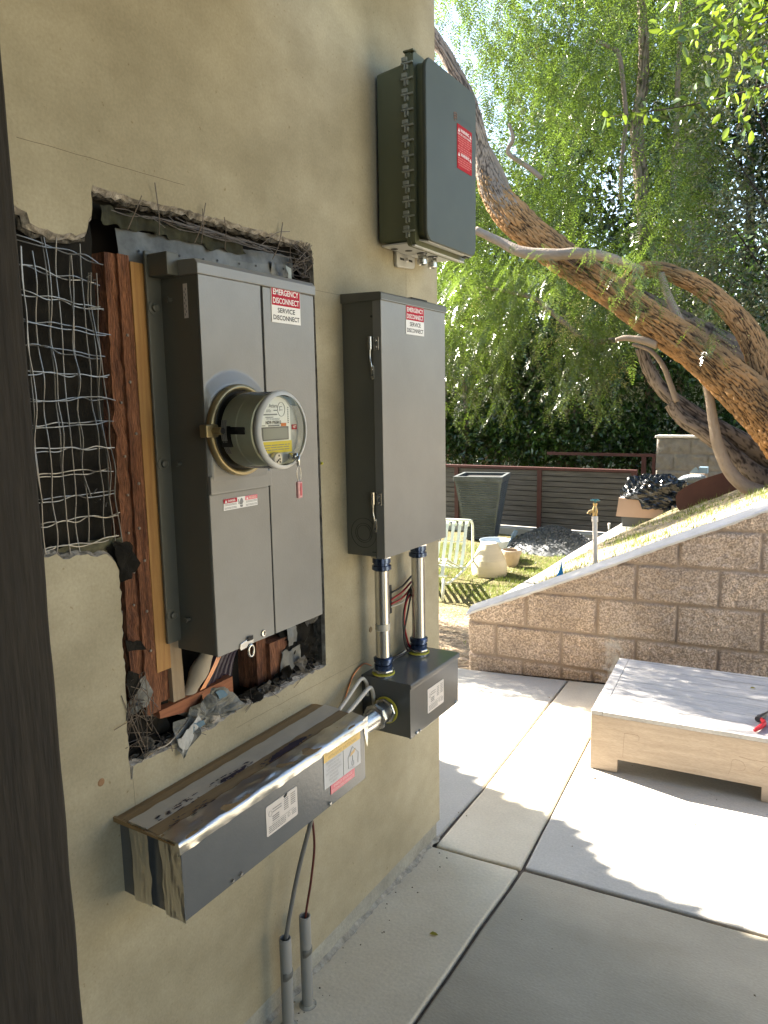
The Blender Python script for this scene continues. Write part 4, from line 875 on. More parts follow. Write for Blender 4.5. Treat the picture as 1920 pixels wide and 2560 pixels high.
for q, s_ in enumerate(T2): text(s_, 'lettering', M_FADE2, sl2, YD, ZU, (x_ + .0002, 1.521 - len(s_) * .0019, .8045 - q * .0098), len(s_) * .0038, .0058, .0)
dg_ = MB()
def ln(mb, a, b, r=.0006): mb.tube([(x_ + .0004, *a), (x_ + .0004, *b)], r, 4)
ln(dg_, (1.567, .7405), (1.567, .8135)); ln(dg_, (1.590, .782), (1.612, .806)); ln(dg_, (1.612, .806), (1.640, .779)); ln(dg_, (1.590, .782), (1.590, .750)); ln(dg_, (1.590, .750), (1.622, .744)); ln(dg_, (1.640, .779), (1.638, .748)); ln(dg_, (1.612, .780), (1.612, .765))
dg_.tube([(x_ + .0004, 1.612 + .005 * math.cos(a), .758 + .008 * math.sin(a)) for a in np.linspace(0, 6.3, 13)], .0005, 4, False); dg_.build('house_diagram', M_FADE2, sl2)
b_ = MB(); b_.prism([(1.598, .781), (1.622, .786), (1.628, .796), (1.604, .791)], 0, x_ + .0002, x_ + .0006); b_.build('diagram_panel', mat('faded_orange', (.62, .42, .20), .5), sl2)
pk = lab('storage_label', M_PINK, ct, .1907, 1.506, 1.620, .7135, .7395, .0016)
text('ENERGY STORAGE', 'lettering', mat('label_pale_pink', (.80, .52, .52), .5), pk, YD, ZU, (.1925, 1.520, .7285), .088, .0075, .012); text('SYSTEM DISCONNECT', 'lettering', MATS['label_pale_pink'], pk, YD, ZU, (.1925, 1.511, .7165), .104, .0075, .012)

cl = thing('cardboard_cover', 'cardboard strip lying along the top of the trough, held down by foil tape', 'cardboard', (.09, 1.33, .86))
def sheet(profile, y0, y1, ny, name, material, parent, amp=0.0, sc=30, seed=0, edge=0.0, smooth=True):
    "profile: (x, z) across; swept along the wall"
    vs = []; m_ = len(profile)
    for j in range(ny + 1):
        t = j / ny
        for i, (x, z) in enumerate(profile):
            y = y0 + (y1 - y0) * t + (edge * noise.noise(Vector((i * .9, j * .01, seed))) if j in (0, ny) else 0)
            d = amp * noise.noise(Vector((x * sc, y * sc * .45, seed + z * sc))); e = edge * noise.noise(Vector((seed, y * 28, i * 3.0))) if i in (0, m_ - 1) else 0
            vs.append((x + e + d * .5, y, z + d))
    fs = [(j * m_ + i, j * m_ + i + 1, (j + 1) * m_ + i + 1, (j + 1) * m_ + i) for j in range(ny) for i in range(m_ - 1)]
    return MB().add(vs, fs).build(name, material, parent, smooth=smooth)
def prof(a, b, n): return [(a[0] + (b[0] - a[0]) * k / n, a[1] + (b[1] - a[1]) * k / n) for k in range(n + 1)]
cb2 = MB(); cb2.prism([(-.004, .8640), (.0, .8585), (.188, .8555), (.1895, .8585), (.17, .8625), (.10, .8665), (.02, .8690)], 1, .974, 1.684)
cb2.build('sheet', M_CARD, cl, bevel=.0008)
mbf = MB(); mbf.prism([(-.006, .8695), (.186, .862), (.186, .859), (-.006, .858)], 1, .968, .9735); mbf.build('end_flap', M_CARD, cl)
# tape strips run along the lid and fold down over the near end
def end_fold(x0, x1, z0, z1, name, material, seed):
    vs = []; nx, nz = 26, 40
    for j in range(nz + 1):
        t = j / nz; z = z1 + (z0 - z1) * t
        for i in range(nx + 1):
            u = i / nx; x = x0 + (x1 - x0) * u + (.003 * noise.noise(Vector((u * 2, z * 30, seed))) if i in (0, nx) else 0)
            y = .9800 - .0035 - .0030 * abs(noise.noise(Vector((x * 95, z * 9, seed)))) - .0025 * noise.noise(Vector((x * 30, z * 22, seed + 3))) - (.006 * (1 - t) ** 3) + (.004 if j == nz else 0)
            vs.append((x, y, z))
    return MB().add(vs, [(j * (nx + 1) + i, j * (nx + 1) + i + 1, (j + 1) * (nx + 1) + i + 1, (j + 1) * (nx + 1) + i) for j in range(nz) for i in range(nx)]).build(name, material, cl, smooth=True)
top = lambda x: .8705 - .0022 * max(0, (x - .02)) / .08 - (.0040 * max(0, (x - .10)) / .07) - (.0035 if x > .17 else 0) * (x - .17) / .019
sheet([(x, top(x) + .0012) for x in np.linspace(.046, .104, 8)], .972, 1.688, 90, 'foil_tape', M_FOIL2, cl, .0012, 40, 1, .003)
sheet([(x, top(x) + .0016) for x in np.linspace(.138, .186, 8)] + [(.1925, .8585), (.1935, .852), (.1935, .844), (.1932, .836)], .972, 1.690, 150, 'foil_tape', M_FOIL, cl, .0036, 44, 2, .0035)
end_fold(.046, .100, .681, .872, 'foil_tape', M_FOIL, 5); end_fold(.138, .198, .680, .868, 'foil_tape', M_FOIL, 6)
ff = MB(); ff.add([(.193, 1.668, .862), (.193, 1.692, .866), (.194, 1.690, .80), (.195, 1.684, .776), (.1935, 1.678, .80)], [(0, 1, 2, 4), (4, 2, 3)]); ff.build('foil_tape', M_FOIL, cl)
pr = MB()
for q in range(150):
    y = rnd.choice([rnd.uniform(1.0, 1.12), rnd.uniform(1.16, 1.30), rnd.uniform(1.30, 1.50)]); x = (.098 if y < 1.30 else .128) + rnd.uniform(-.012, .010) + (.0 if y > 1.12 else .035 * (rnd.random() < .4)); L = rnd.uniform(.004, .020); wd_ = rnd.uniform(.0008, .0035)
    z = top(x) + .0030; pr.quad((x, y, z), (x + wd_, y + L * .3, z), (x + wd_ * .8, y + L, z), (x - wd_ * .4, y + L * .7, z))
pr.build('torn_print', M_PURPLE, cl)
pr = MB()
for a in ([(.118, 1.36), (.134, 1.33), (.137, 1.44), (.126, 1.50), (.114, 1.44)], [(.094, 1.20), (.103, 1.19), (.106, 1.26), (.098, 1.30)]):
    ring = jitter(a, .002, .006); pr.add([(x, y, top(x) + .0026) for x, y in ring], [tuple(range(len(ring)))])
pr.build('torn_print', M_PURPLE, cl)

cable('cable', 'thick grey cable hanging from the trough into the nearer stub pipe', [(.13, 1.50, .690), (.125, 1.515, .655), (.105, 1.515, .58), (.085, 1.495, .48), (.070, 1.472, .37), (.061, 1.452, .27), (.060, 1.448, .20)], .0064, M_CABLEG)
cable('thin_wire', 'thin maroon wire hanging from the trough into the farther stub pipe', [(.10, 1.525, .690), (.095, 1.545, .60), (.088, 1.560, .50), (.075, 1.555, .39), (.064, 1.540, .29), (.060, 1.538, .20)], .0036, M_CABLEB)
cable('thin_wire', 'short dark wire dropping from the trough behind the grey cable', [(.115, 1.505, .690), (.115, 1.520, .65), (.102, 1.525, .60), (.095, 1.52, .55)], .0046, M_CABLEB)

# ------------------------------------------------------------------ PVC stubs
def pvc(label, x, y, h):
    t = thing('plastic_conduit', label, 'conduit', (x, y, 0), 'grey plastic stub pipes rising from the patio')
    b = MB(); b.lathe([(.0168, 0), (.0168, h - .001), (.016, h), (.0128, h), (.0122, h - .002), (.0122, h - .10)], (x, y, 0), (0, 0, 1), 36, True); smooth_by_angle(b.build('pipe', M_PVC, t), 50)
    z = h - .112; s_ = MB(); n = 26; vs = []
    for i in range(n + 1):
        a = R(-82) + R(190) * i / n; wd_ = 1.25 if i < 6 else (.85 if i > 7 else 1.05); ca, sa = math.cos(a), math.sin(a)
        for dz, r in ((-.010, .0172), (-.0085, .0188), (0, .0192), (.0085, .0188), (.010, .0172)): vs.append((x + ca * r, y + sa * r, z + dz * wd_ + .010 * (i / n)))
    s_.add(vs, [(i * 5 + q, i * 5 + q + 1, (i + 1) * 5 + q + 1, (i + 1) * 5 + q) for i in range(n) for q in range(4)])
    s_.build('pipe_strap', M_GALV, t, smooth=True)
    f = MB(); f.lathe([(.0168, .006), (.021, .002), (.026, .0006)], (x, y, 0), (0, 0, 1), 20, True); f.build('mortar_collar', M_FOUND, t)
pvc('nearer of two grey plastic stub pipes at the wall foot, thick cable inside', .060, 1.450, .277)
pvc('farther of two grey plastic stub pipes at the wall foot, maroon wire inside', .060, 1.540, .287)

# ================================================================== PATIO FURNITURE
bt = thing('platform_bench', 'low square weathered wooden platform with slatted top standing on the patio', 'wooden platform', (.37, 3.37, 0))
BM = Matrix.Translation((.366, 3.368, 0)) @ Matrix.Rotation(R(4.8), 4, 'Z')
BW, BDp, BH = .86, .805, .277
def bx(x0, x1, y0, y1, z0, z1, name, material, bev=.002): return MB().box(x0, x1, y0, y1, z0, z1, BM).build(name, material, bt, bevel=bev)
# front apron with the two foot cut-outs
for y0, y1, nm in ((0, .022, 'front_apron'), (BDp - .022, BDp, 'back_apron')):
    P_ = [(0, .002), (.126, .002), (.126, .068), (BW - .126, .068), (BW - .126, .002), (BW, .002), (BW, BH - .004), (0, BH - .004)]
    b = MB(); b.prism(P_, 1, y0, y1); b.v = [tuple(BM @ Vector(p)) for p in b.v]; b.build(nm, M_TEAK, bt, bevel=.0025)
for x0, x1 in ((0, .022), (BW - .022, BW)):
    P_ = [(.022, .002), (.126, .002), (.126, .068), (BDp - .126, .068), (BDp - .126, .002), (BDp - .022, .002), (BDp - .022, BH - .005), (.022, BH - .005)]
    b = MB(); b.prism(P_, 0, x0 + .001, x1 - .001); b.v = [tuple(BM @ Vector(p)) for p in b.v]; b.build('side_apron', M_TEAK, bt, bevel=.0025)
bx(0, .052, 0, BDp, BH - .004, BH + .016, 'top_frame', M_TEAKT); bx(BW - .052, BW, 0, BDp, BH - .004, BH + .016, 'top_frame', M_TEAKT)
bx(.053, BW - .053, 0, .028, BH - .0045, BH + .0155, 'top_frame', M_TEAKT); bx(.053, BW - .053, BDp - .028, BDp, BH - .0045, BH + .0155, 'top_frame', M_TEAKT)
nb = 7; wv = (BDp - .058) / nb
for q in range(nb): bx(.0535, BW - .0535, .029 + q * wv + .0005, .029 + (q + 1) * wv - .0010, BH - .006, BH + .0150 + rnd.uniform(-.0012, .0006), 'top_board', M_TEAKT, .0015)
pm = MB()
def pen(pts):
    pp = [BM @ Vector((x, -.0003, z)) for x, z in pts]; pm.tube(catmull(pp, 3), .0006, 4)
pen([(.150, .085), (.154, .19), (.160, .205), (.215, .205), (.22, .18)]); pen([(.60, .10), (.61, .13), (.615, .17), (.65, .17), (.665, .15), (.66, .13), (.62, .125)]); pen([(.72, .14), (.74, .165), (.76, .16), (.755, .135), (.73, .13)]); pen([(.64, .19), (.70, .185), (.78, .19)])
pm.build('pencil_mark', mat('pencil', (.26, .18, .13), .7), bt)
PT = BH + .016
pli = thing('pliers', 'red-handled pliers lying on the wooden platform', 'pliers', (1.06, 3.52, PT))
h1 = [(1.035, 3.615, PT + .012), (1.052, 3.580, PT + .013), (1.050, 3.535, PT + .013), (1.026, 3.470, PT + .012)]
h2 = [(1.075, 3.605, PT + .012), (1.080, 3.570, PT + .013), (1.095, 3.52, PT + .013), (1.085, 3.455, PT + .012)]
h1 = [(x + .03, y, z) for x, y, z in h1]; h2 = [(x + .045, y, z) for x, y, z in h2]
for h in (h1, h2):
    b = MB(); c = catmull(h, 6); b.tube(c, [.008 + .0035 * math.sin(math.pi * i / (len(c) - 1)) for i in range(len(c))], 10); b.build('handle', M_PLIER, pli, smooth=True)
b = MB(); b.tube([(1.055, 3.60, PT + .012), (1.075, 3.66, PT + .012), (1.09, 3.72, PT + .010)], [.013, .011, .004], 8); b.lathe([(.012, -.008), (.012, .008)], (1.062, 3.63, PT + .012), (0, 0, 1), 12); b.build('jaw', mat('tool_steel', (.10, .10, .10), .35, .8), pli)
def bit(name, label, p, L, w_, a, m_=M_LEAFBIT):
    b = MB(); ca, sa = math.cos(a), math.sin(a); f = lambda u, v, z: (p[0] + ca * u - sa * v, p[1] + sa * u + ca * v, p[2] + z)
    b.add([f(-L / 2, 0, .003), f(-L / 6, w_, .008), f(L / 4, w_ * .8, .006), f(L / 2, 0, .002), f(L / 4, -w_ * .8, .003), f(-L / 6, -w_, .004), f(0, 0, .002)], [(0, 6, 1), (1, 6, 2), (2, 6, 3), (3, 6, 4), (4, 6, 5), (5, 6, 0)])
    return tag(b.build(name, m_, None), label, 'leaf')
bit('fallen_leaf', 'single yellow-green leaf lying on the shaded patio slab', (.246, 1.983, .0005), .030, .006, .3)
bit('fallen_leaf', 'dry curled leaf lying on the wooden platform top', (.998, 4.02, PT + .001), .030, .006, .6)
bit('fallen_leaf', 'brown leaf scrap on the sunlit patio beside the wooden platform', (.42, 3.27, .0005), .016, .004, 1.0, mat('brown_leaf', (.16, .10, .05), .8))

db_ = MB()
for q in range(110):
    x, y = (rnd.uniform(.01, .10), rnd.uniform(.6, 2.4)) if q < 60 else (rnd.uniform(-.3, 1.3), rnd.uniform(1.6, 4.2)); s_ = rnd.uniform(.0012, .0035) * (1.5 if q > 95 else 1)
    if q >= 60 and x < .02 and y < 2.6: continue
    c = Vector((x, y, s_ * .5)); a = rnd.random() * 6
    db_.add([c + Vector((math.cos(a + t) * s_ * rnd.uniform(.6, 1.6), math.sin(a + t) * s_ * rnd.uniform(.6, 1.4), -s_ * .4)) for t in (0, 1.6, 3.1, 4.7)] + [c + Vector((0, 0, s_ * .7))], [(0, 1, 4), (1, 2, 4), (2, 3, 4), (3, 0, 4)])
do_ = db_.build('debris', mat('plaster_crumb', (.22, .18, .12), .95, var=.5, vscale=60)); do_['kind'] = 'stuff'; do_['label'] = 'plaster crumbs and dry bits scattered on the patio'

# ================================================================== BLOCK RETAINING WALL
rw = thing('retaining_wall', 'brown split-face block wall with a sloping pale cap beside the patio', 'block wall', (-.711, 4.321, 0))
WA = Vector((-.724, 4.318, 0)); wdv = Vector((.976, .2183, 0)).normalized(); wn = Vector((wdv.y, -wdv.x, 0))   # wn faces the patio
TOPP = [(-.02, .374), (.388, .537), (.841, .727), (1.016, .805), (1.274, .918), (1.51, 1.016), (1.724, 1.11), (2.6, 1.50)]
def wtop(s): return float(np.interp(s, [p[0] for p in TOPP], [p[1] for p in TOPP]))
COUR = [lambda s: .118 - .058 * s, lambda s: .331 - .034 * s, lambda s: .562 - .024 * s, lambda s: .79 - .022 * s, lambda s: 1.02 - .02 * s, lambda s: 1.24 - .02 * s]
VJ = [[.36, .605, .80, 1.2, 1.6, 2.0], [.188, .603, 1.052, 1.515, 1.95, 2.4], [.380, .818, 1.281, 1.74, 2.2], [1.042, 1.508, 1.96, 2.4], [1.277, 1.72, 2.2], [1.5, 1.95, 2.4]]
ns, nz = 330, 150; vs = []; jt = []; stn = []; SL = 2.6
cols = [(0.0, .19 - .13 * k / 5) for k in range(5)] + [(.06 - .06 * math.cos(a), .06 - .06 * math.sin(a)) for a in np.linspace(0, math.pi / 2, 9)] + [(.065 + (SL - .065) * k / ns, 0.0) for k in range(ns + 1)]
for s, dep in cols:
    tz = wtop(s)
    for j in range(nz + 1):
        z = tz * j / nz; c = 0
        while c < 5 and z > COUR[c](s): c += 1
        d = 9
        for q in range(6): d = min(d, abs(z - COUR[q](s)))
        for v_ in VJ[c]: d = min(d, abs(s - v_))
        if z > tz - .01: d = 9
        bid = sum(1 for v_ in VJ[c] if s > v_) + c * 7
        face = .012 * noise.noise(Vector((s * 9, z * 9, bid * 3.7))) + .008 * noise.noise(Vector((s * 28, z * 28, bid + dep * 20))) + .005 * noise.noise(Vector((s * 75, z * 75, 5)))
        k = min(1, max(0, (d - .004 - .003 * noise.noise(Vector((s * 30, z * 30, 8)))) / .012)); k = k * k * (3 - 2 * k)
        off = -.016 * (1 - k) + face * k; tilt = min(1, dep / .06)
        p = WA + wdv * (s - off * tilt) + wn * (off * (1 - tilt) - dep); vs.append((p.x, p.y, z - .004)); jt.append(k * (.75 + .25 * noise.noise(Vector((bid * 7.1, 2, 3))))); stn.append(max(0, min(1, 1.5 * math.exp(-((s - .93 - .05 * noise.noise(Vector((z * 9, 1, 1)))) / .055) ** 2 - ((z - .12) / .16) ** 2) * (.5 + 1.2 * noise.noise(Vector((s * 40, z * 22, 3)))))))
ns = len(cols) - 1
fs = [(i * (nz + 1) + j, (i + 1) * (nz + 1) + j, (i + 1) * (nz + 1) + j + 1, i * (nz + 1) + j + 1) for i in range(ns) for j in range(nz)]
def block_mat():
    M = bpy.data.materials.new('split_face_block'); M.use_nodes = True; nt = M.node_tree; N = nt.nodes; L = nt.links; b = N['Principled BSDF']; b.inputs['Roughness'].default_value = .92; b.inputs['Specular IOR Level'].default_value = .2
    tc = N.new('ShaderNodeTexCoord')
    def n_(sc, p0, p1, c0, c1, det=4):
        n = N.new('ShaderNodeTexNoise'); n.inputs['Scale'].default_value = sc; n.inputs['Detail'].default_value = det; L.new(tc.outputs['Object'], n.inputs['Vector'])
        r = N.new('ShaderNodeValToRGB'); r.color_ramp.elements[0].position = p0; r.color_ramp.elements[1].position = p1; r.color_ramp.elements[0].color = (*c0, 1); r.color_ramp.elements[1].color = (*c1, 1); L.new(n.outputs['Fac'], r.inputs['Fac']); return r.outputs[0]
    def mix(a, c, mode):
        mx = N.new('ShaderNodeMix'); mx.data_type = 'RGBA'; mx.blend_type = mode; mx.inputs['Factor'].default_value = 1; L.new(a, mx.inputs['A']); L.new(c, mx.inputs['B']); return mx.outputs['Result']
    big = n_(2.4, .35, .65, (.42, .335, .265), (.60, .485, .385)); spk = n_(95, .40, .62, (.55, .52, .50), (1.35, 1.33, 1.32), 3); sp2 = n_(60, .66, .70, (1, 1, 1), (1.6, 1.6, 1.6), 2)
    col = mix(mix(big, spk, 'MULTIPLY'), sp2, 'MULTIPLY'); ja = N.new('ShaderNodeAttribute'); ja.attribute_name = 'tone'; jm = N.new('ShaderNodeMix'); jm.data_type = 'RGBA'; L.new(ja.outputs['Fac'], jm.inputs['Factor']); jm.inputs['A'].default_value = (.36, .285, .225, 1); L.new(col, jm.inputs['B']); sa_ = N.new('ShaderNodeAttribute'); sa_.attribute_name = 'stain'; sm = N.new('ShaderNodeMix'); sm.data_type = 'RGBA'; L.new(sa_.outputs['Fac'], sm.inputs['Factor']); L.new(jm.outputs['Result'], sm.inputs['A']); sm.inputs['B'].default_value = (.66, .63, .58, 1); L.new(sm.outputs['Result'], b.inputs['Base Color'])
    nb2 = N.new('ShaderNodeTexNoise'); nb2.inputs['Scale'].default_value = 80; nb2.inputs['Detail'].default_value = 4; L.new(tc.outputs['Object'], nb2.inputs['Vector'])
    bp = N.new('ShaderNodeBump'); bp.inputs['Strength'].default_value = .9; bp.inputs['Distance'].default_value = .008; L.new(nb2.outputs['Fac'], bp.inputs['Height']); L.new(bp.outputs[0], b.inputs['Normal']); return M
mbk = MB(); mbk.add(vs, fs); wallo = mbk.build('block_face', block_mat(), rw, smooth=True); wallo.data.attributes.new('stain', 'FLOAT', 'POINT').data.foreach_set('value', np.array(stn, dtype=np.float32)); wallo.data.attributes.new('tone', 'FLOAT', 'POINT').data.foreach_set('value', np.array(jt, dtype=np.float32))
# cap and core
cp = MB(); n = 90; vs = []
for i in range(n + 1):
    s = SL * i / n; z = wtop(s); e = .004 * noise.noise(Vector((s * 14, 0, 2))); re = .05 * max(0, 1 - s / .05) ** 2
    for o_, dz in ((-.012 + e - re, -.010 + .007 * noise.noise(Vector((s * 22, 3, 2)))), (-.014 + e - re, .004), (.004, .012 + e), (.10, .016), (.19, .010), (.20, -.04)):
        p = WA + wdv * s - wn * o_; vs.append((p.x, p.y, z + dz))
cp.add(vs, [(i * 6 + q, i * 6 + q + 1, (i + 1) * 6 + q + 1, (i + 1) * 6 + q) for i in range(n) for q in range(5)]); cp.add([vs[q] for q in range(6)], [(0, 1, 2, 3, 4, 5)]); cp.build('cap', M_CAP, rw, smooth=False)
co = MB(); vs = []
for s in np.linspace(0.08, SL, 30):
    for o_, zz in ((.03, -.05), (.03, wtop(s) - .01), (.195, wtop(s) - .01), (.195, -.05)): p = WA + wdv * s - wn * o_; vs.append((p.x, p.y, zz))
co.add(vs, [(i * 4 + q, i * 4 + (q + 1) % 4, (i + 1) * 4 + (q + 1) % 4, (i + 1) * 4 + q) for i in range(29) for q in range(4)] + [(0, 1, 2, 3)]); co.build('core', M_CAP, rw)

# ================================================================== YARD GROUND
lw = MB(); nx, ny = 60, 70; vs = []
for j in range(ny + 1):
    for i in range(nx + 1):
        x = -7 + 7.0 * i / nx; y = 4.15 + 6.6 * j / ny; vs.append((x, y, -.012 + .010 * noise.noise(Vector((x * 2, y * 2, 0))) + .008 * noise.noise(Vector((x * 9, y * 9, 3))) ))
lw.add(vs, [(j * (nx + 1) + i, j * (nx + 1) + i + 1, (j + 1) * (nx + 1) + i + 1, (j + 1) * (nx + 1) + i) for j in range(ny) for i in range(nx)])
M_LG = bpy.data.materials.new('lawn_ground'); M_LG.use_nodes = True; nt = M_LG.node_tree; N = nt.nodes; Lk = nt.links; b = N['Principled BSDF']; b.inputs['Roughness'].default_value = .95; b.inputs['Specular IOR Level'].default_value = .1
tc = N.new('ShaderNodeTexCoord'); sp = N.new('ShaderNodeSeparateXYZ'); Lk.new(tc.outputs['Object'], sp.inputs[0])
n1 = N.new('ShaderNodeTexNoise'); n1.inputs['Scale'].default_value = 3.5; n1.inputs['Detail'].default_value = 6; Lk.new(tc.outputs['Object'], n1.inputs['Vector'])
ad = N.new('ShaderNodeMath'); ad.operation = 'MULTIPLY_ADD'; ad.inputs[1].default_value = 1.6; Lk.new(n1.outputs['Fac'], ad.inputs[0]); Lk.new(sp.outputs['Y'], ad.inputs[2])
mr = N.new('ShaderNodeMapRange'); mr.inputs['From Min'].default_value = 6.0; mr.inputs['From Max'].default_value = 6.6; Lk.new(ad.outputs[0], mr.inputs['Value'])
n2 = N.new('ShaderNodeTexNoise'); n2.inputs['Scale'].default_value = 45; n2.inputs['Detail'].default_value = 5; Lk.new(tc.outputs['Object'], n2.inputs['Vector'])
r1 = N.new('ShaderNodeValToRGB'); r1.color_ramp.elements[0].position = .35; r1.color_ramp.elements[1].position = .65; r1.color_ramp.elements[0].color = (.20, .145, .095, 1); r1.color_ramp.elements[1].color = (.42, .34, .24, 1); Lk.new(n2.outputs['Fac'], r1.inputs['Fac'])
r2 = N.new('ShaderNodeValToRGB'); r2.color_ramp.elements[0].position = .35; r2.color_ramp.elements[1].position = .65; r2.color_ramp.elements[0].color = (.075, .07, .03, 1); r2.color_ramp.elements[1].color = (.20, .18, .09, 1); Lk.new(n2.outputs['Fac'], r2.inputs['Fac'])
mx = N.new('ShaderNodeMix'); mx.data_type = 'RGBA'; Lk.new(mr.outputs[0], mx.inputs['Factor']); Lk.new(r1.outputs[0], mx.inputs['A']); Lk.new(r2.outputs[0], mx.inputs['B']); Lk.new(mx.outputs['Result'], b.inputs['Base Color'])
bp = N.new('ShaderNodeBump'); bp.inputs['Strength'].default_value = .9; bp.inputs['Distance'].default_value = .03; Lk.new(n2.outputs['Fac'], bp.inputs['Height']); Lk.new(bp.outputs[0], b.inputs['Normal'])
struct(lw.build('lawn', M_LG, None, smooth=True))
# curb curving up beside the mound
CURB = [(-.80, 4.6, 0), (-1.10, 5.2, 0), (-1.22, 5.8, 0), (-1.239, 6.518, .005), (-1.20, 7.15, .03), (-1.14, 7.83, .087), (-.966, 8.10, .21), (-.77, 8.56, .349)]
CURBR = [(-.62, 4.6, 0), (-.92, 5.15, 0), (-1.02, 5.8, 0), (-1.035, 6.55, .005), (-1.0, 7.12, .03), (-.92, 7.55, .087), (-.73, 7.95, .21), (-.56, 8.52, .349)]
cl_, cr_ = catmull(CURB, 6), catmull(CURBR, 6); cbm = MB(); vs = []
for a, b_ in zip(cl_, cr_): vs += [(a.x - .004, a.y, a.z - .25), (a.x, a.y, a.z + .012), (a.x + .012, a.y, a.z + .022), (b_.x - .01, b_.y, b_.z + .022), (b_.x, b_.y, b_.z + .012), (b_.x + .004, b_.y, b_.z - .2)]
cbm.add(vs, [(i * 6 + q, i * 6 + q + 1, (i + 1) * 6 + q + 1, (i + 1) * 6 + q) for i in range(len(cl_) - 1) for q in range(5)]); struct(cbm.build('curb', M_CURB))
# mound behind the retaining wall
def mound_z(x, y):
    base = .66 + .46 * x; t = np.clip((y - 4.3) / 4.2, 0, 1)
    i = min(range(len(cr_)), key=lambda k: abs(cr_[k].y - y)); cx, cz = cr_[i].x, cr_[i].z
    k = min(1, max(0, (x - cx) / .45)); return cz + .01 + (max(base, cz) - cz) * k * (2 - k)
mn = MB(); vs = []; NX, NY = 70, 80
for j in range(NY + 1):
    y0 = 4.35 + 4.6 * j / NY
    for i in range(NX + 1):
        k = i / NX; c = cr_[min(range(len(cr_)), key=lambda q: abs(cr_[q].y - y0))]; x = c.x - .01 + (5.2 - c.x) * k ** 1.3
        sw = (Vector((x, y0, 0)) - WA).dot(wdv); yw = WA.y + wdv.y * sw; y = max(y0, yw + .17)
        z = mound_z(x, y)
        if 0 <= sw <= SL: z = min(z, wtop(sw) - .012) if y < yw + .4 else z
        if sw > SL and y0 < 5.6: z = min(z, 1.6)
        vs.append((x, y, z + .012 * noise.noise(Vector((x * 7, y * 7, 0))) + .006 * noise.noise(Vector((x * 25, y * 25, 1)))))
mn.add(vs, [(j * (NX + 1) + i, j * (NX + 1) + i + 1, (j + 1) * (NX + 1) + i + 1, (j + 1) * (NX + 1) + i) for j in range(NY) for i in range(NX)]); struct(mn.build('soil_mound', M_SOIL, None, smooth=True))

# ------------------------------------------------------------------ leaves, grass: many small faces in one mesh
def leaf_mesh(name, P, A, B, L, Wd, tone, material, parent=None, fold=0.12):
    "diamond leaves: base P, axis A, width axis B (n x 3 arrays)"
    P, A, B = np.asarray(P), np.asarray(A), np.asarray(B); n = len(P); L = np.asarray(L)[:, None]; Wd = np.asarray(Wd)[:, None]
    nrm = np.cross(A, B)
    v0 = P; v1 = P + A * L * .45 + B * Wd * .5 + nrm * Wd * fold; v2 = P + A * L; v3 = P + A * L * .45 - B * Wd * .5 + nrm * Wd * fold
    V = np.stack([v0, v1, v2, v3], 1).reshape(-1, 3)
    off = Vector((0, 0, 0)); p = parent
    while p is not None: off += p.location; p = p.parent
    V = V - np.array(off)
    me = bpy.data.meshes.new(name); me.vertices.add(4 * n); me.loops.add(4 * n); me.polygons.add(n)
    me.vertices.foreach_set('co', V.astype(np.float32).ravel()); me.loops.foreach_set('vertex_index', np.arange(4 * n, dtype=np.int32))
    me.polygons.foreach_set('loop_start', np.arange(0, 4 * n, 4, dtype=np.int32)); me.update(calc_edges=True)
    at_ = me.attributes.new('tone', 'FLOAT', 'POINT'); at_.data.foreach_set('value', np.repeat(np.asarray(tone, dtype=np.float32), 4))
    me.materials.append(material); o = bpy.data.objects.new(name, me); COL.objects.link(o); o.parent = parent; return o
def unit(a): return a / (np.linalg.norm(a, axis=1, keepdims=True) + 1e-9)
def perp(A, r=None):
    q = (r or rng).normal(size=A.shape); return unit(q - A * (q * A).sum(1, keepdims=True))
def grass(name, n, fx, hmin, hmax, label_kind=True):
    P = []
    while len(P) < n:
        p = fx()
        if p is not None: P.append(p)
    P = np.array(P); A = unit(np.stack([rng.normal(0, .45, n), rng.normal(0, .45, n), np.ones(n)], 1)); L = rng.uniform(hmin, hmax, n)
    o = leaf_mesh(name, P, A, perp(A), L, rng.uniform(.003, .006, n), rng.random(n), M_GRASS); return o
def fx_lawn():
    x = rnd.uniform(-5, -1.26); y = rnd.uniform(5.2, 8.3); q = noise.noise(Vector((x * 1.6, y * 1.6, 4))) + .35 * noise.noise(Vector((x * 7, y * 7, 4)))
    if y < 5.9 + .5 * q or q < -.18 + rnd.uniform(-.2, .2): return None
    return (x, y, -.01)
g1 = grass('grass', 26000, fx_lawn, .02, .055); g1['kind'] = 'stuff'; g1['label'] = 'patchy lawn grass'
def fx_mound():
    x = rnd.uniform(-.95, 1.6); y = rnd.uniform(4.7, 8.0); sw = (Vector((x, y, 0)) - WA).dot(wdv); q = noise.noise(Vector((x * 3, y * 3, 9)))
    if y < WA.y + wdv.y * sw + .24 or q < .12 + rnd.uniform(-.2, .25): return None
    return (x, y, mound_z(x, y) - .01)
g2 = grass('grass', 5200, fx_mound, .02, .075); g2['kind'] = 'stuff'
pebs = MB()
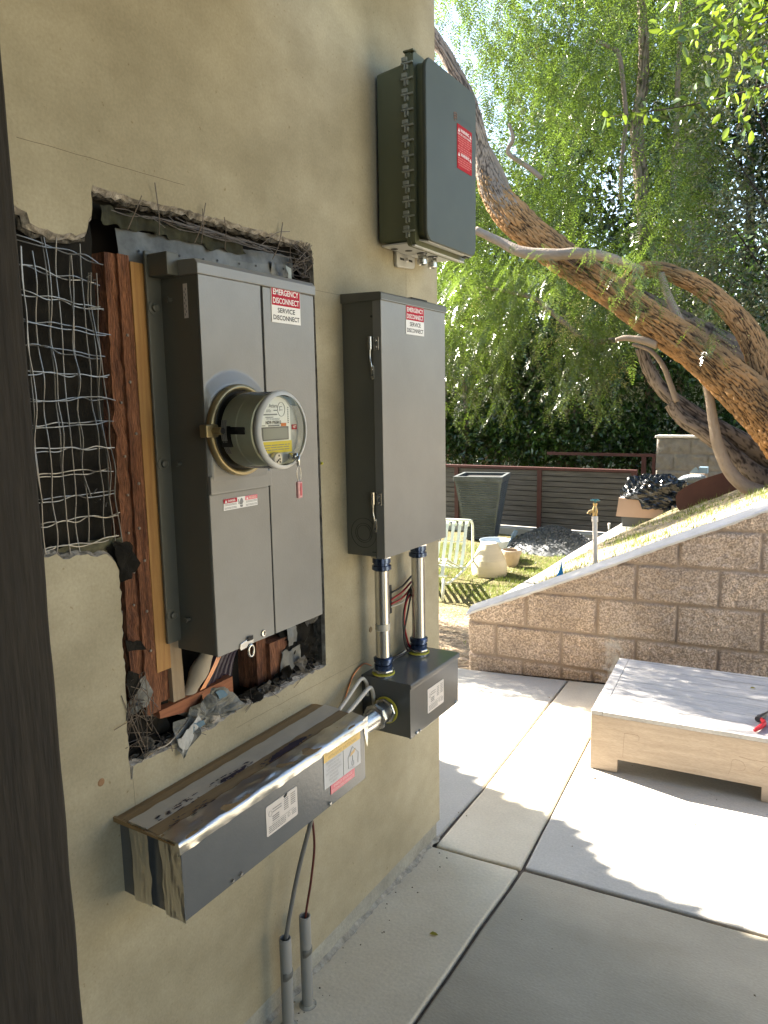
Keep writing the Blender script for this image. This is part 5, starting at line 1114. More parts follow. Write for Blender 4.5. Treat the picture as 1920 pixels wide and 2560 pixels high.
for q in range(700):
    x = rnd.uniform(-.9, 1.5); y = rnd.uniform(4.7, 7.4); sw = (Vector((x, y, 0)) - WA).dot(wdv)
    if y < WA.y + wdv.y * sw + .24: continue
    s_ = rnd.uniform(.004, .014); c = Vector((x, y, mound_z(x, y) + s_ * .3)); a = rnd.random() * 6
    pts = [c + Vector((math.cos(a + t) * s_ * rnd.uniform(.7, 1.2), math.sin(a + t) * s_ * rnd.uniform(.7, 1.2), 0)) for t in (0, 1.5, 3, 4.6)] + [c + Vector((0, 0, s_ * .7)), c - Vector((0, 0, s_ * .5))]
    pebs.add(pts, [(0, 1, 4), (1, 2, 4), (2, 3, 4), (3, 0, 4), (1, 0, 5), (2, 1, 5), (3, 2, 5), (0, 3, 5)])
po = pebs.build('pebbles', mat('pebble', (.34, .31, .27), .85, var=.3, vscale=20)); po['kind'] = 'stuff'

# ================================================================== FENCE, PLANTER, POTS
FY = 9.45
fn = thing('slat_fence', 'low grey horizontal board fence with maroon steel frame behind the lawn', 'fence', (-2, FY, 0))
b = MB(); b.box(-7, -.78, FY - .16, FY + .1, -.1, .072); b.build('footing', M_CURB, fn, bevel=.006)
fz0, fz1 = .085, .885
b = MB(); n = 11; bh = (fz1 - .03 - fz0) / n
for seg in ((-6.9, -5.6), (-5.5, -4.47), (-4.41, -3.315), (-3.255, -2.10), (-2.04, -.885)):
    for q in range(n):
        z = fz0 + q * bh; b.box(seg[0], seg[1], FY - .010 + rnd.uniform(-.003, .003), FY + .012, z + .002, z + bh - rnd.uniform(.005, .008))
b.build('board_panel', M_FENCE, fn)
MB().box(-7, -.90, FY + .02, FY + .024, .08, .86).build('backing', M_DARK, fn)
for x in (-5.55, -4.44, -3.285, -2.07, -.855): b = MB(); b.box(x - .03, x + .03, FY - .028, FY + .03, .07, fz1 + .002); b.build('fence_post', M_FPOST, fn, bevel=.003)
b = MB(); b.box(-7, -.82, FY - .032, FY + .034, fz1 - .028, fz1 + .008); b.build('top_rail', M_FPOST, fn, bevel=.003)
# second, farther maroon rail
f2 = thing('steel_railing', 'maroon steel railing half hidden behind the end of the board fence', 'railing', (-1.0, 10.4, 0))
b = MB(); b.box(-2.3, -.55, 10.38, 10.42, .99, 1.03); b.build('top_rail', M_FPOST, f2)
for x in (-.95, -.82, -.72, -.60): b = MB(); b.box(x - (.03 if x < -.9 else .02), x + (.03 if x < -.9 else .02), 10.385, 10.415, 0, .99); b.build('rail_post', M_FPOST, f2)

# tall tapered planter with rippled faces
plt = thing('tall_planter', 'tall tapered slate-grey planter with rippled sides in front of the fence', 'planter', (-2.6, 8.75, 0))
PM = Matrix.Translation((-2.63, 8.85, 0)) @ Matrix.Rotation(R(13), 4, 'Z')
b = MB(); vs = []; nzp, nu = 130, 26; H_ = .775
def pface(k):
    for j in range(nzp + 1):
        t = j / nzp; z = H_ * t; hw = .180 + (.300 - .180) * t
        for i in range(nu + 1):
            u = -1 + 2 * i / nu; m_ = .006 * math.sin(z * 2 * math.pi / .030 + 1.2 * noise.noise(Vector((u * 3, z * 6, k)))) * (abs(u) < .90) + .003 * noise.noise(Vector((u * 8, z * 30, k)))
            p = Vector((u * hw, -hw - m_, z)); yield PM @ (Matrix.Rotation(math.pi / 2 * k, 4, 'Z') @ p)
for k in range(4):
    v = list(pface(k)); b.add(v, [(j * (nu + 1) + i, j * (nu + 1) + i + 1, (j + 1) * (nu + 1) + i + 1, (j + 1) * (nu + 1) + i) for j in range(nzp) for i in range(nu)])
b.build('body', M_PLANT, plt)
b = MB()
for a0, a1, b0, b1 in ((-.315, .315, -.315, -.27), (-.315, .315, .27, .315), (-.315, -.27, -.27, .27), (.27, .315, -.27, .27)): b.box(a0, a1, b0, b1, H_ - .01, H_ + .055, PM)
b.build('rim', M_PLANT, plt, bevel=.006)
b = MB(); b.box(-.265, .265, -.265, .265, H_ - .05, H_ + .02, PM); b.build('soil', M_DARK, plt)

pt = thing('ceramic_pot', 'large cream ribbed pot standing upside down on the grass', 'pot', (-1.72, 6.98, 0))
pr_ = [(.178, 0), (.182, .03), (.180, .10), (.166, .16), (.140, .22), (.112, .275), (.090, .315), (.086, .326), (.078, .330), (.03, .328)]
b = MB(); b.lathe([(r + .0012 * math.sin(h * 420), h) for r, h in [(np.interp(hh, [p[1] for p in pr_[:8]], [p[0] for p in pr_[:8]]), hh) for hh in np.linspace(0, .326, 60)]] + pr_[8:], (-1.722, 6.98, -.01), (0, 0, 1), 56); smooth_by_angle(b.build('body', M_POT, pt), 60)
b = MB(); b.lathe([(.070, .3275), (.055, .322), (.0, .321)], (-1.722, 6.98, -.0085), (0, 0, 1), 40, True); b.build('drain_ring', M_TERRA, pt)
p2 = thing('flower_pot', 'small tan flower pot with a banded rim beside the cream pot', 'pot', (-1.655, 7.45, 0))
b = MB(); b.lathe([(.055, -.01), (.075, .03), (.090, .09), (.094, .115), (.104, .118), (.108, .135), (.106, .165), (.098, .170), (.092, .165), (.088, .13)], (-1.665, 7.45, 0), (0, 0, 1), 40, True); smooth_by_angle(b.build('body', M_TERRA, p2), 40)
b = MB(); b.lathe([(.0, .132), (.090, .135)], (-1.665, 7.45, 0), (0, 0, 1), 30, True); b.build('soil', mat('pot_soil', (.05, .025, .018), .95), p2)
bo_ = thing('glazed_bowl', 'pale blue glazed bowl behind the upside-down cream pot', 'bowl', (-1.98, 7.75, 0))
b = MB(); b.lathe([(.06, -.01), (.10, .05), (.140, .13), (.168, .195), (.172, .205), (.164, .203), (.13, .13), (.05, .03)], (-1.99, 7.75, 0), (0, 0, 1), 44, True); smooth_by_angle(b.build('shell', M_BOWL, bo_), 50)
# gravel heap
gh = MB(); vs = []; NN = 40
for j in range(NN + 1):
    for i in range(NN + 1):
        u, v = -1 + 2 * i / NN, -1 + 2 * j / NN; r = math.hypot(u, v); x = -1.60 + u * .62; y = 8.62 + v * .55; vs.append((x, y, -.03 + .27 * max(0, 1 - r ** 1.4) + .02 * noise.noise(Vector((x * 9, y * 9, 0)))))
gh.add(vs, [(j * (NN + 1) + i, j * (NN + 1) + i + 1, (j + 1) * (NN + 1) + i + 1, (j + 1) * (NN + 1) + i) for j in range(NN) for i in range(NN)])
for q in range(2600):
    u, v = rnd.gauss(0, .42), rnd.gauss(0, .42); r = math.hypot(u, v); x = -1.60 + u * .62; y = 8.62 + v * .55
    if x > -1.16: continue
    s_ = rnd.uniform(.008, .020); c = Vector((x, y, -.012 + .27 * max(0, 1 - r ** 1.4) + s_ * .2)); pts = [c + Vector((rnd.uniform(-1, 1), rnd.uniform(-1, 1), rnd.uniform(-.7, .9))) * s_ for _ in range(5)]
    gh.add(pts, [(0, 1, 2), (0, 2, 3), (0, 3, 1), (1, 2, 4), (2, 3, 4), (3, 1, 4)])
go = gh.build('gravel', M_GRAVEL); go['kind'] = 'stuff'; go['label'] = 'heap of dark gravel in front of the fence'
shv = thing('hand_shovel', 'blue-grey handled shovel with dark shaft lying by the gravel heap', 'shovel', (-2.0, 8.4, 0))
b = MB(); b.tube([z_ for z_ in ((-2.06, 8.28, .03), (-2.03, 8.40, .13))], [.012, .018], 10); b.tube([(-2.03, 8.40, .13), (-2.01, 8.46, .19)], .030, 10); b.build('grip', mat('blue_grey_grip', (.16, .22, .28), .5), shv)
b = MB(); b.tube([(-2.06, 8.28, .02), (-1.86, 8.62, .12), (-1.78, 8.85, .13)], .010, 8); b.build('shaft', M_BLACK, shv)

# ------------------------------------------------------------------ GARDEN CHAIR
ch = thing('garden_chair', 'pale sage metal slat lounge chair on the grass at the wall corner', 'garden chair', (-1.87, 6.5, 0))
cR = Vector((-1.862, 6.88, 0)); ce = Vector((.192, -.981, 0)).normalized(); cl2 = Vector((-.981, -.192, 0)).normalized(); CWd = .62
def cp_(d, z, l): return cR + ce * d + cl2 * l + Vector((0, 0, z))
def prof_pts(l): return [cp_(.03, .50, l), cp_(.035, .535, l), cp_(.06, .55, l), cp_(.085, .535, l), cp_(.11, .49, l), cp_(.17, .36, l), cp_(.27, .18, l), cp_(.33, .145, l), cp_(.40, .16, l), cp_(.62, .235, l), cp_(.86, .325, l), cp_(.90, .325, l), cp_(.95, .28, l), cp_(.99, .20, l)]
for q in range(9):
    l = .045 + q * (CWd - .09) / 8; b = MB(); pts = catmull(prof_pts(l), 3); k = len(pts); vs = []
    for i, p in enumerate(pts):
        t = (pts[min(i + 1, k - 1)] - pts[max(0, i - 1)]).normalized(); nn = cl2.cross(t).normalized()
        for a_, c_ in ((-.016, -.0035), (.016, -.0035), (.016, .0035), (-.016, .0035)): vs.append(p + cl2 * a_ + nn * c_)
    b.add(vs, [(i * 4 + w_, i * 4 + (w_ + 1) % 4, (i + 1) * 4 + (w_ + 1) % 4, (i + 1) * 4 + w_) for i in range(k - 1) for w_ in range(4)] + [(0, 1, 2, 3), (4 * k - 1, 4 * k - 2, 4 * k - 3, 4 * k - 4)])
    b.build('slat', M_SAGE, ch)
b = MB()
b.tube(catmull([cp_(.0, 0, 0), cp_(.0, .25, 0), cp_(.01, .50, 0), cp_(.03, .55, .015), cp_(.04, .562, .05), cp_(.04, .562, CWd - .05), cp_(.03, .55, CWd - .015), cp_(.01, .50, CWd), cp_(.0, .25, CWd), cp_(.0, 0, CWd)], 6), .0135, 10); b.build('back_frame', M_SAGE, ch, smooth=True)
for l in (0, CWd):
    b = MB(); b.tube(catmull([cp_(.005, .145, l), cp_(.35, .12, l), cp_(.80, .11, l), cp_(1.02, .13, l)], 5), .012, 8); b.build('side_rail', M_SAGE, ch, smooth=True)
    b = MB(); b.tube([cp_(1.02, .14, l), cp_(1.12, .0, l)] if False else [cp_(1.10, .20, l), cp_(1.135, 0, l)], .0125, 10); b.tube([cp_(1.02, .13, l), cp_(1.105, .19, l)], .012, 8); b.build('leg', M_SAGE, ch, smooth=True)
b = MB(); b.tube([cp_(.34, .134, 0), cp_(.34, .134, CWd)], .011, 8); b.tube([cp_(.99, .195, 0.0), cp_(.99, .195, CWd)], .011, 8); b.tube([cp_(.165, .36, .03), cp_(.165, .36, CWd - .03)], .006, 8); b.build('cross_rail', M_SAGE, ch, smooth=True)

# ------------------------------------------------------------------ STANDPIPE and FLAG
SPx, SPy, SPz = -.075, 4.98, .60
sp_ = thing('standpipe', 'white plastic standpipe with a brass tap rising behind the block wall', 'standpipe', (SPx, SPy, SPz))
b = MB(); b.lathe([(.0165, -.1), (.0165, .335), (.021, .336), (.021, .372), (.017, .374), (.013, .376)], (SPx, SPy, SPz), (-.03, 0, 1), 24); smooth_by_angle(b.build('pipe', M_PVCW, sp_))
zb = SPz + .372; xb = SPx - .012
b = MB(); b.lathe([(.015, 0), (.016, .02), (.019, .03), (.019, .05), (.013, .062), (.011, .075), (.014, .078), (.014, .092), (.008, .095)], (xb, SPy, zb), (0, 0, 1), 16); b.tube([(xb, SPy, zb + .042), (xb - .030, SPy - .01, zb + .034), (xb - .038, SPy - .012, zb + .018)], [.013, .012, .0145], 12); smooth_by_angle(b.build('tap', M_BRASS2, sp_), 50)
b = MB(); b.tube([(xb + .026 * math.cos(a) * (1 + .12 * math.cos(5 * a)), SPy + .026 * math.sin(a) * (1 + .12 * math.cos(5 * a)), zb + .112) for a in np.linspace(0, 2 * math.pi, 41)], .0045, 7, False); b.tube([(xb, SPy, zb + .09), (xb, SPy, zb + .118)], .006, 8); b.tube([(xb - .026, SPy, zb + .112), (xb + .026, SPy, zb + .112)], .0035, 6); b.tube([(xb, SPy - .026, zb + .112), (xb, SPy + .026, zb + .112)], .0035, 6); b.build('hand_wheel', M_TEAL, sp_)
fg = thing('marker_flag', 'small blue marker flag stuck in the soil behind the block wall', 'flag', (-.245, 4.78, .55))
b = MB(); b.tube([(-.262, 4.78, .50), (-.248, 4.78, .712)], .0014, 6); b.build('wire_stem', M_WIRE, fg)
b = MB(); b.add([(-.2485, 4.78, .708), (-.253, 4.772, .64), (-.285, 4.765, .562), (-.262, 4.780, .566), (-.236, 4.787, .585), (-.232, 4.776, .60), (-.240, 4.775, .66)], [(0, 1, 6), (1, 2, 3), (1, 3, 4), (1, 4, 6), (4, 5, 6)]); b.build('flag_cloth', M_FLAG, fg)

# ------------------------------------------------------------------ PILE ON THE MOUND
YB = 8.45
def pz(a, b, Y): return at(1440 + a * .28933, 1080 + b * .28933, Y)
def slab_from(px, Y0, name, material, parent, th=.02, dy=0.0):
    "flat panel standing in the place, outline seen at the given pixels, real thickness th"
    pts = [pz(a, b, Y0) for a, b in px]; n = len(pts); mb = MB(); mb.v = [tuple(p) for p in pts] + [(p.x, p.y + th, p.z) for p in pts]
    mb.f = [tuple(range(n)), tuple(range(2 * n - 1, n - 1, -1))] + [(i, n + i, n + (i + 1) % n, (i + 1) % n) for i in range(n)]; return mb.build(name, material, parent)
p0, p1 = pz(390, 805, YB), pz(755, 815, YB)
bn = thing('storage_bin', 'charcoal plastic bin at the top of the curb under a cardboard sheet', 'bin', (p0.x, YB, p0.z))
b = MB(); zt = pz(390, 690, YB).z; w0 = p1.x - p0.x
b.v = [(p0.x + .015, YB, p0.z - .10), (p1.x - .015, YB, p0.z - .10), (p1.x + .02, YB - .02, zt), (p0.x - .0, YB - .02, zt), (p0.x + .015, YB + .4, p0.z - .10), (p1.x - .015, YB + .4, p0.z - .10), (p1.x + .02, YB + .42, zt), (p0.x, YB + .42, zt)]
b.f = [(0, 1, 2, 3), (5, 4, 7, 6), (1, 5, 6, 2), (4, 0, 3, 7), (3, 2, 6, 7), (1, 0, 4, 5)]; b.build('body', M_BIN, bn, bevel=.012)
b = MB(); b.box(p1.x - .01, p1.x + .045, YB - .03, YB + .40, zt - .055, zt - .008); b.build('rim', M_BIN, bn, bevel=.008)
cdb = thing('cardboard_box', 'flattened tan cardboard box draped over the charcoal bin', 'cardboard box', (p0.x, YB, zt))
q = [pz(a, b_, YB - .05) for a, b_ in ((345, 728), (745, 752), (760, 650), (770, 610), (560, 580), (370, 572))]
b = MB(); b.v = [tuple(v) for v in q] + [(v.x, v.y + .012, v.z) for v in q]; b.f = [(0, 1, 2, 3, 4, 5), (11, 10, 9, 8, 7, 6)] + [(i, 6 + i, 6 + (i + 1) % 6, (i + 1) % 6) for i in range(6)]; b.build('front_flap', M_CARD2, cdb)
b = MB(); b.box(q[5].x - .005, q[3].x + .05, YB - .04, YB + .42, q[5].z - .03, q[5].z + .004); b.build('top_panel', M_CARD2, cdb, bevel=.003)
b = MB(); b.tube([pz(830, 640, YB - .08), pz(890, 735, YB - .08)], [.01, .06], 10); b.build('loose_flap', M_CARD2, cdb)
# crumpled black bag
bag = MB(); bc = (pz(370, 470, YB) + pz(950, 560, YB)) / 2; cz = pz(600, 480, YB).z; NU, NV = 64, 34; vs = []
rx = (pz(945, 470, YB).x - pz(365, 470, YB).x) / 2; cx = (pz(945, 470, YB).x + pz(365, 470, YB).x) / 2; ztop, zbot = pz(710, 350, YB).z, q[5].z - .005
for j in range(NV + 1):
    th = math.pi / 2 * j / NV * 1.25
    for i in range(NU):
        ph = 2 * math.pi * i / NU; d = Vector((math.cos(ph) * math.sin(th), math.sin(ph) * math.sin(th), math.cos(th)))
        n1_ = noise.noise(d * 2.6 + Vector((3, 1, 7))); n2_ = 1 - 2 * abs(noise.noise(d * 5.5 + Vector((1, 8, 2)))); n3_ = 1 - 2 * abs(noise.noise(d * 12 + Vector((4, 2, 6))))
        s_ = 1 + .20 * n1_ + .08 * n2_ + .03 * n3_
        x = cx + rx * d.x * s_ * 1.0; y = YB + .16 + .24 * d.y * s_; z = zbot + (ztop - zbot) * max(-.55 if (d.y < 0 and -.2 < d.x < .75) else -.02, d.z) * (.80 + .22 * n1_ + .12 * n2_) + .006 * n3_
        vs.append((x, y, z))
bag.add(vs, [(j * NU + i, j * NU + (i + 1) % NU, (j + 1) * NU + (i + 1) % NU, (j + 1) * NU + i) for j in range(NV) for i in range(NU)])
tag(bag.build('plastic_bag', M_BAG, None, smooth=False), 'crumpled glossy black plastic bag heaped on the cardboard box', 'plastic bag')
tag(slab_from([(860, 560), (880, 520), (950, 470), (1080, 410), (1310, 338), (1345, 385), (1400, 450), (1500, 520), (1570, 575), (1500, 610), (1200, 720), (1150, 750), (985, 775), (950, 750), (905, 690), (870, 650)], 7.6, 'steel_plate', M_RUST, None, .02), 'rusty brown curved steel plate leaning beside the black bag', 'steel plate')
hs = MB(); a0 = pz(905, 430, 8.9); a1 = pz(1075, 405, 8.9)
pth = catmull([pz(900, 440, 8.9), pz(960, 408, 8.9), pz(1060, 402, 8.9), pz(1110, 420, 8.9)], 16); hs.tube(pth, [.050 + .005 * (i % 2) for i in range(len(pth))], 14); hs.tube(catmull([pz(920, 470, 8.9), pz(990, 455, 8.9), pz(1060, 440, 8.9)], 10), .03, 10)
tag(hs.build('duct_hose', mat('ribbed_hose', (.20, .24, .27), .5), None), 'grey ribbed duct hose lying behind the black bag', 'hose')
cr2 = thing('small_crate', 'small brown carton with blue scraps on top behind the rusty plate', 'carton', tuple(pz(1040, 380, 9.1)))
e0, e1 = pz(980, 395, 9.1), pz(1115, 362, 9.1); b = MB(); b.box(e0.x, e1.x, 9.1, 9.3, e0.z - .3, e1.z); b.build('body', mat('carton', (.26, .19, .13), .8), cr2, bevel=.005)
b = MB(); c = pz(1030, 345, 9.1); b.add([(c.x + dx, 9.14 + dy, e1.z + dz) for dx, dy, dz in ((-.07, 0, 0), (-.03, 0, .05), (0, 0, .075), (.035, 0, .03), (.05, .02, 0), (-.02, .06, .02))], [(0, 1, 5), (1, 2, 5), (2, 3, 5), (3, 4, 5), (0, 5, 4), (0, 4, 3, 2, 1)]); b.box(c.x + .03, c.x + .12, 9.15, 9.25, e1.z, e1.z + .07); b.build('blue_scrap', mat('blue_scrap', (.20, .30, .38), .5), cr2)
wp = MB(); a = pz(285, 860, 9.2); wp.lathe([(.012, -.25), (.012, .03), (.016, .03), (.016, .055)], (a.x, 9.2, a.z + .05), (0, 0, 1), 12); tag(wp.build('stub_pipe', M_PVCW, None), 'short white stub pipe at the foot of the board fence', 'pipe')
# grey split-face wall behind
bw_ = thing('garden_wall', 'grey rough block wall with flat cap behind the rusty plate', 'block wall', (-.6, 10.0, 0))
zt = pz(705, 50, 10.0).z; x0 = pz(700, 60, 10.0).x; NXX, NZZ = 150, 90; vs = []; bhh = .205
for i in range(NXX + 1):
    for j in range(NZZ + 1):
        x = x0 + 2.6 * i / NXX; z = zt * j / NZZ; rw_ = int((zt - z) / bhh); d = min((zt - z) % bhh, bhh - (zt - z) % bhh, ((x - x0 + (rw_ % 2) * .2) % .41), .41 - ((x - x0 + (rw_ % 2) * .2) % .41)); k = min(1, d / .018)
        vs.append((x, 10.0 - .02 * k * (1 + .8 * noise.noise(Vector((x * 9, z * 9, 2))) + .5 * noise.noise(Vector((x * 30, z * 30, 2)))), z))
b = MB(); b.add(vs, [(i * (NZZ + 1) + j, (i + 1) * (NZZ + 1) + j, (i + 1) * (NZZ + 1) + j + 1, i * (NZZ + 1) + j + 1) for i in range(NXX) for j in range(NZZ)]); b.build('block_face', M_BACKW, bw_, smooth=True)
b = MB(); b.box(x0 + .001, x0 + 2.6, 10.002, 10.2, 0, zt - .002); b.build('core', M_BACKW, bw_); b = MB(); b.box(x0 - .02, x0 + 2.6, 9.97, 10.22, zt, zt + .03); b.build('cap', M_CAP, bw_, bevel=.006)
nh = thing('neighbour_house', 'pale green rendered house wall glimpsed through the dark hedge', 'house', (-3, 15, 0))
b = MB(); b.box(-12, 3, 14.5, 15, 0, 3.1); b.build('wall', M_NEIGH, nh)
b = MB(); b.box(-12.2, 3.2, 14.2, 15.4, 3.1, 3.25); b.build('eave', M_SOFFIT, nh)

# ================================================================== TREES
def bark_mat(name, ridge, furrow, grey, rough=.9):
    M = bpy.data.materials.new(name); M.use_nodes = True; nt = M.node_tree; N = nt.nodes; L = nt.links; b = N['Principled BSDF']; b.inputs['Roughness'].default_value = rough; b.inputs['Specular IOR Level'].default_value = .2
    a = N.new('ShaderNodeAttribute'); a.attribute_name = 'tone'; r = N.new('ShaderNodeValToRGB'); e = r.color_ramp.elements
    e[0].position = .12; e[0].color = (*furrow, 1); e[1].position = .55; e[1].color = (*ridge, 1); L.new(a.outputs['Fac'], r.inputs['Fac'])
    tc = N.new('ShaderNodeTexCoord'); n = N.new('ShaderNodeTexNoise'); n.inputs['Scale'].default_value = 2.2; n.inputs['Detail'].default_value = 5; L.new(tc.outputs['Object'], n.inputs['Vector'])
    mr = N.new('ShaderNodeMapRange'); mr.inputs['From Min'].default_value = .42; mr.inputs['From Max'].default_value = .62; L.new(n.outputs['Fac'], mr.inputs['Value'])
    mx = N.new('ShaderNodeMix'); mx.data_type = 'RGBA'; mx.blend_type = 'MULTIPLY'; L.new(mr.outputs[0], mx.inputs['Factor']); L.new(r.outputs[0], mx.inputs['A']); mx.inputs['B'].default_value = (*grey, 1); L.new(mx.outputs['Result'], b.inputs['Base Color'])
    n2 = N.new('ShaderNodeTexNoise'); n2.inputs['Scale'].default_value = 70; L.new(tc.outputs['Object'], n2.inputs['Vector']); bp = N.new('ShaderNodeBump'); bp.inputs['Strength'].default_value = .5; bp.inputs['Distance'].default_value = .01; L.new(n2.outputs['Fac'], bp.inputs['Height']); L.new(bp.outputs[0], b.inputs['Normal'])
    return M
M_BARK = bark_mat('furrowed_bark', (.36, .20, .088), (.036, .020, .011), (.55, .62, .70))
M_BARKG = bark_mat('grey_furrowed_bark', (.25, .20, .155), (.055, .042, .032), (.75, .75, .78))
M_SMOOTH = bark_mat('pale_smooth_bark', (.26, .21, .165), (.15, .115, .09), (.8, .8, .8))
def limb(name, pts, rad, material, parent, amp=.0, nseg=10, n=36, seed=0):
    c = catmull(pts, nseg); rr = lerp_list(rad, nseg); t0 = (c[1] - c[0]).normalized(); a = t0.orthogonal().normalized(); vs = []; tone = []; s = 0
    for i, p in enumerate(c):
        t = (c[min(i + 1, len(c) - 1)] - c[max(i - 1, 0)]).normalized(); a = (a - t * a.dot(t)).normalized(); b = t.cross(a)
        if i: s += (c[i] - c[i - 1]).length
        for j in range(n):
            th = 2 * math.pi * j / n; w_ = .25 * noise.noise(Vector((math.cos(th) * 2, math.sin(th) * 2, s * 3 + seed)))
            k_ = rr[i] * 58; q = Vector((math.cos(th + w_) * k_, math.sin(th + w_) * k_, s * 4 + seed)); v = abs(noise.noise(q)) * 2.1; v2 = abs(noise.noise(Vector((q.x * 1.9 + 7, q.y * 1.9, q.z * 2.6)))) * 1.9
            v = min(1, 1.25 * math.sqrt(v * v2)); lump = .06 * noise.noise(Vector((math.cos(th) * 1.5, math.sin(th) * 1.5, s * 2.5 + seed)))
            vs.append(p + (a * math.cos(th) + b * math.sin(th)) * (rr[i] * (1 + lump) + amp * (v - .5))); tone.append(v if amp > .004 else .35 + .5 * v)
    mb = MB(); mb.add(vs, [(i * n + j, i * n + (j + 1) % n, (i + 1) * n + (j + 1) % n, (i + 1) * n + j) for i in range(len(c) - 1) for j in range(n)] + [tuple(range(n - 1, -1, -1)), tuple(range((len(c) - 1) * n, len(c) * n))])
    o = mb.build(name, material, parent, smooth=True); at_ = o.data.attributes.new('tone', 'FLOAT', 'POINT'); at_.data.foreach_set('value', np.array(tone, dtype=np.float32)); return o
def L3(spec, Y):
    "spec: (view x, view y, width) in the 1659-wide view; returns world points and radii at depth Y"
    P, Rr = [], []
    for k, (a, b, w_) in enumerate(spec):
        y = Y[k] if hasattr(Y, '__len__') else Y; p = atv(a, b, y); P.append(p); Rr.append(w_ * 1.1574 / F_PX * (p - CAM).dot(CF) / 2)
    return P, Rr
pep = thing('pepper_tree', 'big leaning pepper tree with orange-brown furrowed trunk and hanging feathery leaves', 'tree', (1.25, 6.5, 1.1))
P, Rr = L3([(925, 60, 24), (972, 135, 27), (1012, 215, 29), (1034, 300, 34), (1048, 360, 44), (1075, 425, 58), (1120, 480, 64)], 6.5)
P0, R0 = P[0], Rr[0]
limb('limb', P, Rr, M_BARKG, pep, .014, 26, 90, 21)
P, Rr = L3([(1046, 360, 34), (1066, 412, 54), (1110, 470, 66), (1200, 545, 66), (1300, 615, 62), (1400, 688, 66), (1500, 757, 74), (1580, 824, 84), (1659, 897, 98), (1720, 965, 118), (1790, 1060, 160)], 6.5)
limb('trunk', P, Rr, M_BARK, pep, .026, 44, 150, 1)
P, Rr = [P0], [R0]
limb('limb', [P[0], Vector((-2.6, 6.2, 5.4)), Vector((-3.4, 5.8, 5.9)), Vector((-4.2, 5.4, 6.0))], [Rr[0], .06, .05, .03], M_BARKG, pep, .01, 10, 20, 2)
P, Rr = L3([(1340, 625, 26), (1372, 588, 30), (1430, 585, 33), (1500, 612, 36), (1560, 655, 40), (1610, 710, 46), (1645, 780, 56), (1680, 880, 72), (1740, 990, 95)], [6.5, 6.65, 6.8, 6.85, 6.8, 6.75, 6.7, 6.6, 6.5])
limb('limb', P, Rr, M_BARK, pep, .018, 30, 100, 3)
P, Rr = L3([(1385, 640, 26), (1440, 672, 32), (1510, 710, 40), (1570, 745, 46), (1640, 800, 52)], 7.1)
limb('limb', P, Rr, M_BARKG, pep, .016, 16, 40, 4)
P, Rr = L3([(1028, 497, 16), (1080, 522, 19), (1130, 545, 24), (1200, 550, 25), (1250, 547, 23), (1310, 555, 21), (1385, 585, 20)], [6.2, 6.2, 6.15, 6.15, 6.2, 6.35, 6.6])
limb('branch', P, Rr, M_SMOOTH, pep, .003, 10, 24, 5)
P, Rr = L3([(1330, 735, 9), (1352, 730, 12), (1392, 736, 17), (1420, 745, 20)], 6.45); limb('branch', P, Rr, M_SMOOTH, pep, .002, 8, 18, 6)
P, Rr = L3([(1384, 752, 22), (1405, 805, 26), (1440, 850, 30), (1500, 893, 32), (1570, 935, 36), (1640, 975, 46), (1700, 1010, 60)], 6.9); limb('limb', P, Rr, M_BARKG, pep, .007, 12, 36, 7)
P, Rr = L3([(1448, 872, 26), (1475, 905, 30), (1530, 940, 34), (1585, 985, 34), (1625, 1020, 42), (1680, 1055, 60)], 6.8); limb('limb', P, Rr, M_BARKG, pep, .007, 12, 36, 8)
P, Rr = L3([(1524, 815, 18), (1534, 868, 19), (1541, 915, 21), (1552, 965, 24), (1575, 1015, 27), (1610, 1050, 31), (1665, 1072, 38)], 6.55); limb('branch', P, Rr, M_SMOOTH, pep, .003, 10, 28, 9)
P, Rr = L3([(1366, 744, 7), (1405, 758, 9), (1432, 790, 11), (1448, 830, 12), (1462, 868, 13)], 6.75); limb('branch', P, Rr, M_SMOOTH, pep, .001, 8, 16, 10)
P, Rr = L3([(1378, -60, 14), (1390, 60, 20), (1388, 180, 24), (1376, 280, 28), (1384, 380, 30), (1392, 470, 32), (1402, 560, 36)], 8.5); limb('limb', P, Rr, M_BARKG, pep, .006, 10, 30, 11)
P, Rr = L3([(1290, 88, 8), (1318, 102, 9), (1337, 118, 10), (1346, 180, 10), (1352, 260, 9), (1344, 340, 8), (1340, 430, 9)], 7.9); limb('branch', P, Rr, M_BARKG, pep, .002, 8, 16, 12)
P, Rr = L3([(1036, 290, 11), (1062, 335, 13), (1085, 380, 14), (1098, 420, 16), (1112, 470, 18)], 6.7); limb('branch', P, Rr, M_SMOOTH, pep, .002, 8, 16, 13)
P, Rr = L3([(1100, 268, 6), (1108, 300, 8), (1098, 330, 9), (1140, 360, 11), (1170, 385, 10)], 7.0); limb('branch', P, Rr, M_SMOOTH, pep, .001, 8, 14, 14)
P, Rr = L3([(1428, 590, 14), (1440, 630, 16), (1462, 680, 18), (1482, 720, 20)], 6.75); limb('branch', P, Rr, M_SMOOTH, pep, .002, 8, 16, 15)
P, Rr = L3([(1474, -60, 7), (1470, 60, 9), (1464, 180, 11), (1460, 300, 13), (1452, 440, 14), (1445, 560, 16)], 8.5); limb('branch', P, Rr, M_SMOOTH, pep, .002, 8, 16, 16)
P, Rr = L3([(1050, 622, 7), (1110, 632, 9), (1160, 648, 10), (1210, 690, 11), (1270, 735, 12), (1330, 735, 12)], 7.3); limb('branch', P, Rr, M_SMOOTH, pep, .001, 8, 14, 17)
P, Rr = L3([(990, 120, 16), (1010, 100, 14), (1030, 160, 9)], 6.6)

